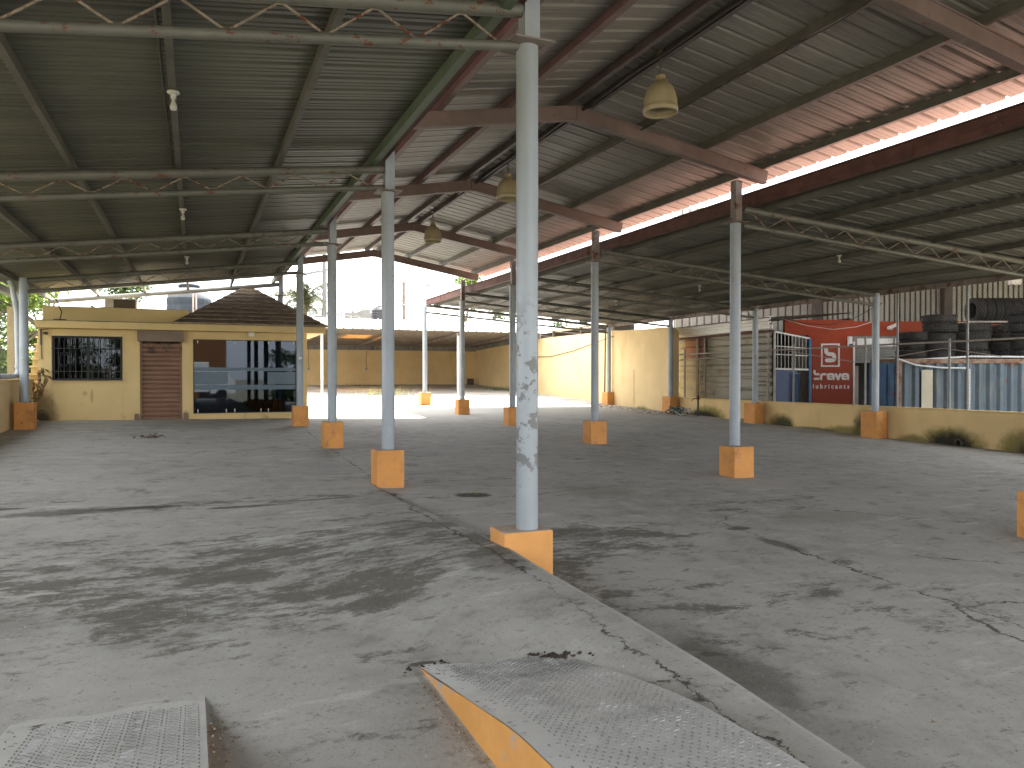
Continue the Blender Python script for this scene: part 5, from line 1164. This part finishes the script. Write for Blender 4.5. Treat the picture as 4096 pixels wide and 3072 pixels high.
tuft('weed_patch', 7.2, 31.2, 700, .16, .42, 'low yellowish grass patch in the sunlit yard', ('grass_dry','grass_dry'), 2, sx=2.2)
tuft('weed_patch', 8.0, 33.8, 220, .45, .40, 'taller dry weeds just behind the grass patch', ('grass_dry','grass_dry'), 3, False, 2.0)
tuft('weed_patch', 15.4, 38.5, 260, .25, .5, 'green weeds at the foot of the far side wall', ('leaf_mid','leaf_mid'), 4)
tuft('weed_patch', 4.3, 44.2, 220, .45, .3, 'bushy weeds at the foot of the rear wall left of the meter boxes', ('leaf_mid','leaf_mid'), 5, sx=1.6)
tuft('weed_patch', 10.0, 44.3, 240, .16, .5, 'low green weeds along the foot of the rear wall', ('leaf_mid','leaf_mid'), 6, sx=3)
tuft('weed_tuft', 15.9, 25.0, 160, .14, .3, 'small weeds and litter at the foot of the shaded tall wall', ('grass_dry','leaf_plant'), 7, sx=.3)
# dead leaf heap on the floor in front of the office
rnd = random.Random(4); l = MB()
for i in range(60): leaf(l, Vector((-.8+rnd.gauss(0,.12),16.5+rnd.gauss(0,.07),zf(-.8,16.5)+.01+abs(rnd.gauss(0,.02)))), rnd.uniform(.05,.10), rnd, 0, .5, 0)
tag(l.build('leaf_heap', M['bark']), 'flat heap of dead leaves on the floor before the shutter', 'leaves')

# ------------------------------------------------------------------ poles, wires and far buildings
t = thing('utility_pole', 'pale concrete utility pole with crossarm and transformers beside the palm', 'utility pole', (7.35,47.5,1))
p = MB(); p.tube([(7.35,47.5,.9),(7.35,47.5,5),(7.35,47.5,10)], .16, 12, 0, True, .11); p.build('pole', M['pole_grey'], t)
p = MB(); p.bar((5.6,47.4,7.55),(7.5,47.4,8.05),.1,.12); p.bar((6.1,47.4,7.05),(7.35,47.4,7.4),.05,.05); p.build('crossarm', M['pole_grey'], t)
for x,z in ((5.75,7.7),(6.15,7.8),(6.6,7.95)):
    p = MB(); p.lathe([(.03,z),(.06,z+.04),(.03,z+.08),(.07,z+.12),(.03,z+.17),(.06,z+.2),(.001,z+.26)], x, 47.4, 10); p.build('insulator', M['plastic_grey'], t)
p = MB(); p.lathe([(.001,4.95),(.12,5.0),(.2,5.1),(.12,5.2),(.03,5.22)], 6.5, 47.3, 12); p.tube([(6.5,47.3,5.2),(6.7,47.4,5.3),(7.3,47.5,5.25)], .03, 6); p.build('street_lamp_head', M['plastic_grey'], t)
p = MB(); p.tube([(7.55,47.4,4.2),(7.6,47.4,5.5),(7.5,47.4,6.6)], .03, 6); p.lathe([(.001,5.2),(.09,5.22),(.09,5.7),(.001,5.72)],7.62,47.35,10); p.build('cable_box', M['plastic_grey'], t)
t = thing('wooden_pole', 'single bare dark pole standing alone against the white sky', 'pole', (13.0,50,1))
p = MB(); p.tube([(13.0,50,.9),(13.0,50,4),(12.98,50,7.85)], .14, 10, 0, True, .11); p.build('pole_shaft', M['pole_wood'], t)
p = MB(); p.tube([(12.6,50,5.2),(12.75,50,6.2),(12.95,50,6.9)], .015, 5); p.build('stay_wire', M['cable_black'], t)
rnd = random.Random(3)
wl = [((5.75,47.4,7.95),(45,58,9.2)),((6.15,47.4,8.05),(45,58,8.4)),((6.6,47.4,8.2),(45,58,7.9)),((7.35,47.5,6.7),(45,58,6.2)),((7.35,47.5,5.4),(45,57,5.2)),((7.35,47.5,5.1),(45,57,4.9)),((7.35,47.5,4.7),(45,57,4.7)),
      ((-30,47,8.0),(5.75,47.4,7.95)),((-30,47,7.0),(7.3,47.5,6.9)),((-30,47,5.0),(7.3,47.5,5.2)),((-30,47,4.4),(7.3,47.5,4.9)),((7.35,47.5,6.1),(14,40,9.9))]
wn = ['top wire','second wire','third wire','fourth, heavier wire','fifth wire','sixth wire','lowest wire']
for i,(a,b) in enumerate(wl):
    a, b = Vector(a), Vector(b); mb = MB(); mb.tube([a.lerp(b,k/14)-Vector((0,0,(.9 if i != 3 else 1.1)*4*(k/14)*(1-k/14)*.8)) for k in range(15)], .026 if i != 3 else .04, 4, 0, False)
    lab = f'{wn[i]} running right from the utility pole across the sky' if i < 7 else (f'{["upper","second","third","lowest"][i-7]} wire reaching the utility pole from the left above the office' if i < 11 else 'steep stay wire rising right of the utility pole')
    tag(mb.build('overhead_wire', M['cable_black']), lab, 'wire', 'power lines')
t = thing('far_house', 'unfinished grey block house with bare rebar beyond the rear wall', 'house', (11.5,62,1))
p = MB(); p.box(9.5,13.6,62,68,.9,6.0); p.box(9.6,11.8,62,68,6.0,6.15); p.add([(11.0,61.95,6.15),(13.3,61.95,6.15),(13.3,61.95,7.0),(12.6,61.95,6.95)],[(0,1,2,3)]); p.box(11.2,13.4,61.96,62.2,6.0,6.7); p.build('wall', M['house_wall'], t)
p = MB()
for k in range(13): x = 9.6+k*.38; p.tube([(x,62.1,6.0),(x+rnd.uniform(-.05,.05),62.1,7.0+rnd.uniform(0,1.3))], .02, 4)
p.build('rebar', M['cable_black'], t)
t = thing('water_tank', 'small black ribbed water tank on the unfinished house', 'water tank', (14.3,62,6))
p = MB(); pr = [(.75,6.0)]
for k in range(5): z = 6.05+k*.2; pr += [(.75,z),(.8,z+.04),(.8,z+.13),(.75,z+.17)]
pr += [(.62,7.2),(.3,7.32),(.3,7.4),(.001,7.42)]; p.lathe(pr, 14.3, 62.6, 24); p.build('tank_body', M['tank_black'], t)
p = MB(); p.box(13.5,15.2,61.8,63.4,.9,6.0); p.build('tank_stand', M['house_wall'], t)
t = thing('far_house', 'white flat roofed house glimpsed low beside the palm', 'house', (2,60,1))
p = MB(); p.box(-2,8.5,60,66,.9,4.9); p.build('wall', M['white_paint'], t); p = MB(); p.box(-2.2,8.7,59.8,66.2,4.902,5.05); p.build('roof', M['concrete_wall'], t)

# ------------------------------------------------------------------ the street side behind the camera, seen mirrored in the shop window
t = thing('orange_shop', 'orange street building mirrored in the shop window of the office', 'building', (0,-30,-.8))
p = MB(); p.box(-3.5,2.6,-36,-30,-.8,5.5); p.build('wall', M['reflect_orange'], t)
for x in (-2.6,.4):
    p = MB(); p.box(x,x+1.6,-29.99,-29.9,-.7,2.2); p.build('door', M['iron_black'], t)
tree('street_tree', 8.2, -29, -.7, 5.2, 2.6, 'dark tree mirrored in the right part of the shop window', 3500, ('leaf_dark','leaf_dark'), 21, .4, 'trees across the street', .1)
tree('street_tree', -6.5, -28, -.7, 5.6, 2.8, 'dark tree mirrored in the right half of the barred window', 3500, ('leaf_dark','leaf_dark'), 22, .4, 'trees across the street', .1)
tree('street_tree', -10.5, -28, -.7, 5.6, 2.9, 'dark tree mirrored in the left half of the barred window', 3500, ('leaf_dark','leaf_dark'), 23, .4, 'trees across the street', .1)
t = thing('box_truck', 'white box truck mirrored in the left part of the shop window', 'truck', (-2,-22,-.3))
p = MB(); p.box(-4.2,1.0,-22,-19.8,.3,2.6); bevel(p.build('cargo_box', M['white_paint'], t), .05)
p = MB(); p.add([(1.1,y,z) for y in (-21.9,-19.9) for z in (.2,)]+[(2.9,-21.9,.2),(2.9,-19.9,.2),(1.1,-21.9,2.0),(1.1,-19.9,2.0),(2.2,-21.9,2.0),(2.2,-19.9,2.0),(2.9,-21.9,1.1),(2.9,-19.9,1.1)], [(0,1,3,2),(0,2,8,6,4),(1,5,7,9,3),(4,6,7,5),(6,8,9,7),(8,2,3,9),(0,4,5,1)]); p.build('cab', M['white_paint'], t)
for x in (-3.2,1.9):
    for y in (-22.0,-19.95):
        p = MB(); p.tube([(x,y,.12),(x,y+.25,.12)], .40, 20); p.build('wheel', M['rubber'], t)

# ------------------------------------------------------------------ camera, sun, sky
EYE = 1.55; F = 1640.; PITCH = math.atan(17.5/F)
cam = bpy.data.cameras.new('camera'); co = bpy.data.objects.new('camera', cam); C.objects.link(co)
cam.sensor_width = 36; cam.lens = 36*F/2212; cam.clip_end = 3000; cam.clip_start = .05
co.location = (0,0,EYE); co.rotation_euler = (math.pi/2-PITCH, 0, -TH)
bpy.context.scene.camera = co

SUNV = Vector((.46,.50,1)).normalized()
su = bpy.data.lights.new('sun', 'SUN'); su.energy = 5.0; su.angle = R(1.0); su.color = (1,.955,.88)
so = bpy.data.objects.new('sun', su); C.objects.link(so); so.rotation_euler = SUNV.to_track_quat('Z','Y').to_euler()
wd = bpy.data.worlds.new('World'); bpy.context.scene.world = wd; wd.use_nodes = True; t = NT.__new__(NT); t.t = wd.node_tree; t.n = t.t.nodes; t.l = t.t.links
sky = t.node('ShaderNodeTexSky'); sky.sky_type = 'NISHITA'; sky.sun_disc = False; sky.sun_elevation = math.asin(SUNV.z); sky.sun_rotation = math.atan2(SUNV.x, SUNV.y); sky.dust_density = 3.5; sky.air_density = 1.0; sky.altitude = 20
tc = t.node('ShaderNodeTexCoord'); mp = t.node('ShaderNodeMapping'); mp.inputs['Scale'].default_value = (1.2,1.2,3.5); t.link(tc.outputs['Generated'], mp.inputs['Vector'])
cl = t.ramp(t.noise(mp.outputs[0], 2.2, 7, .6, .3), .32, .62)
col = t.mix(t.math('ADD', t.math('MULTIPLY', cl, .3), .68), sky.outputs[0], (7.0,7.1,7.2))
bg = t.n['Background']; t.link(col, bg.inputs['Color']); bg.inputs['Strength'].default_value = .12
sc = bpy.context.scene; sc.view_settings.view_transform = 'Standard'; sc.view_settings.look = 'None'; sc.view_settings.exposure = 2.8; sc.view_settings.gamma = 1
try: sc.cycles.max_bounces = 10; sc.cycles.diffuse_bounces = 6; sc.cycles.transparent_max_bounces = 12; sc.cycles.caustics_reflective = False; sc.cycles.caustics_refractive = False
except Exception: pass
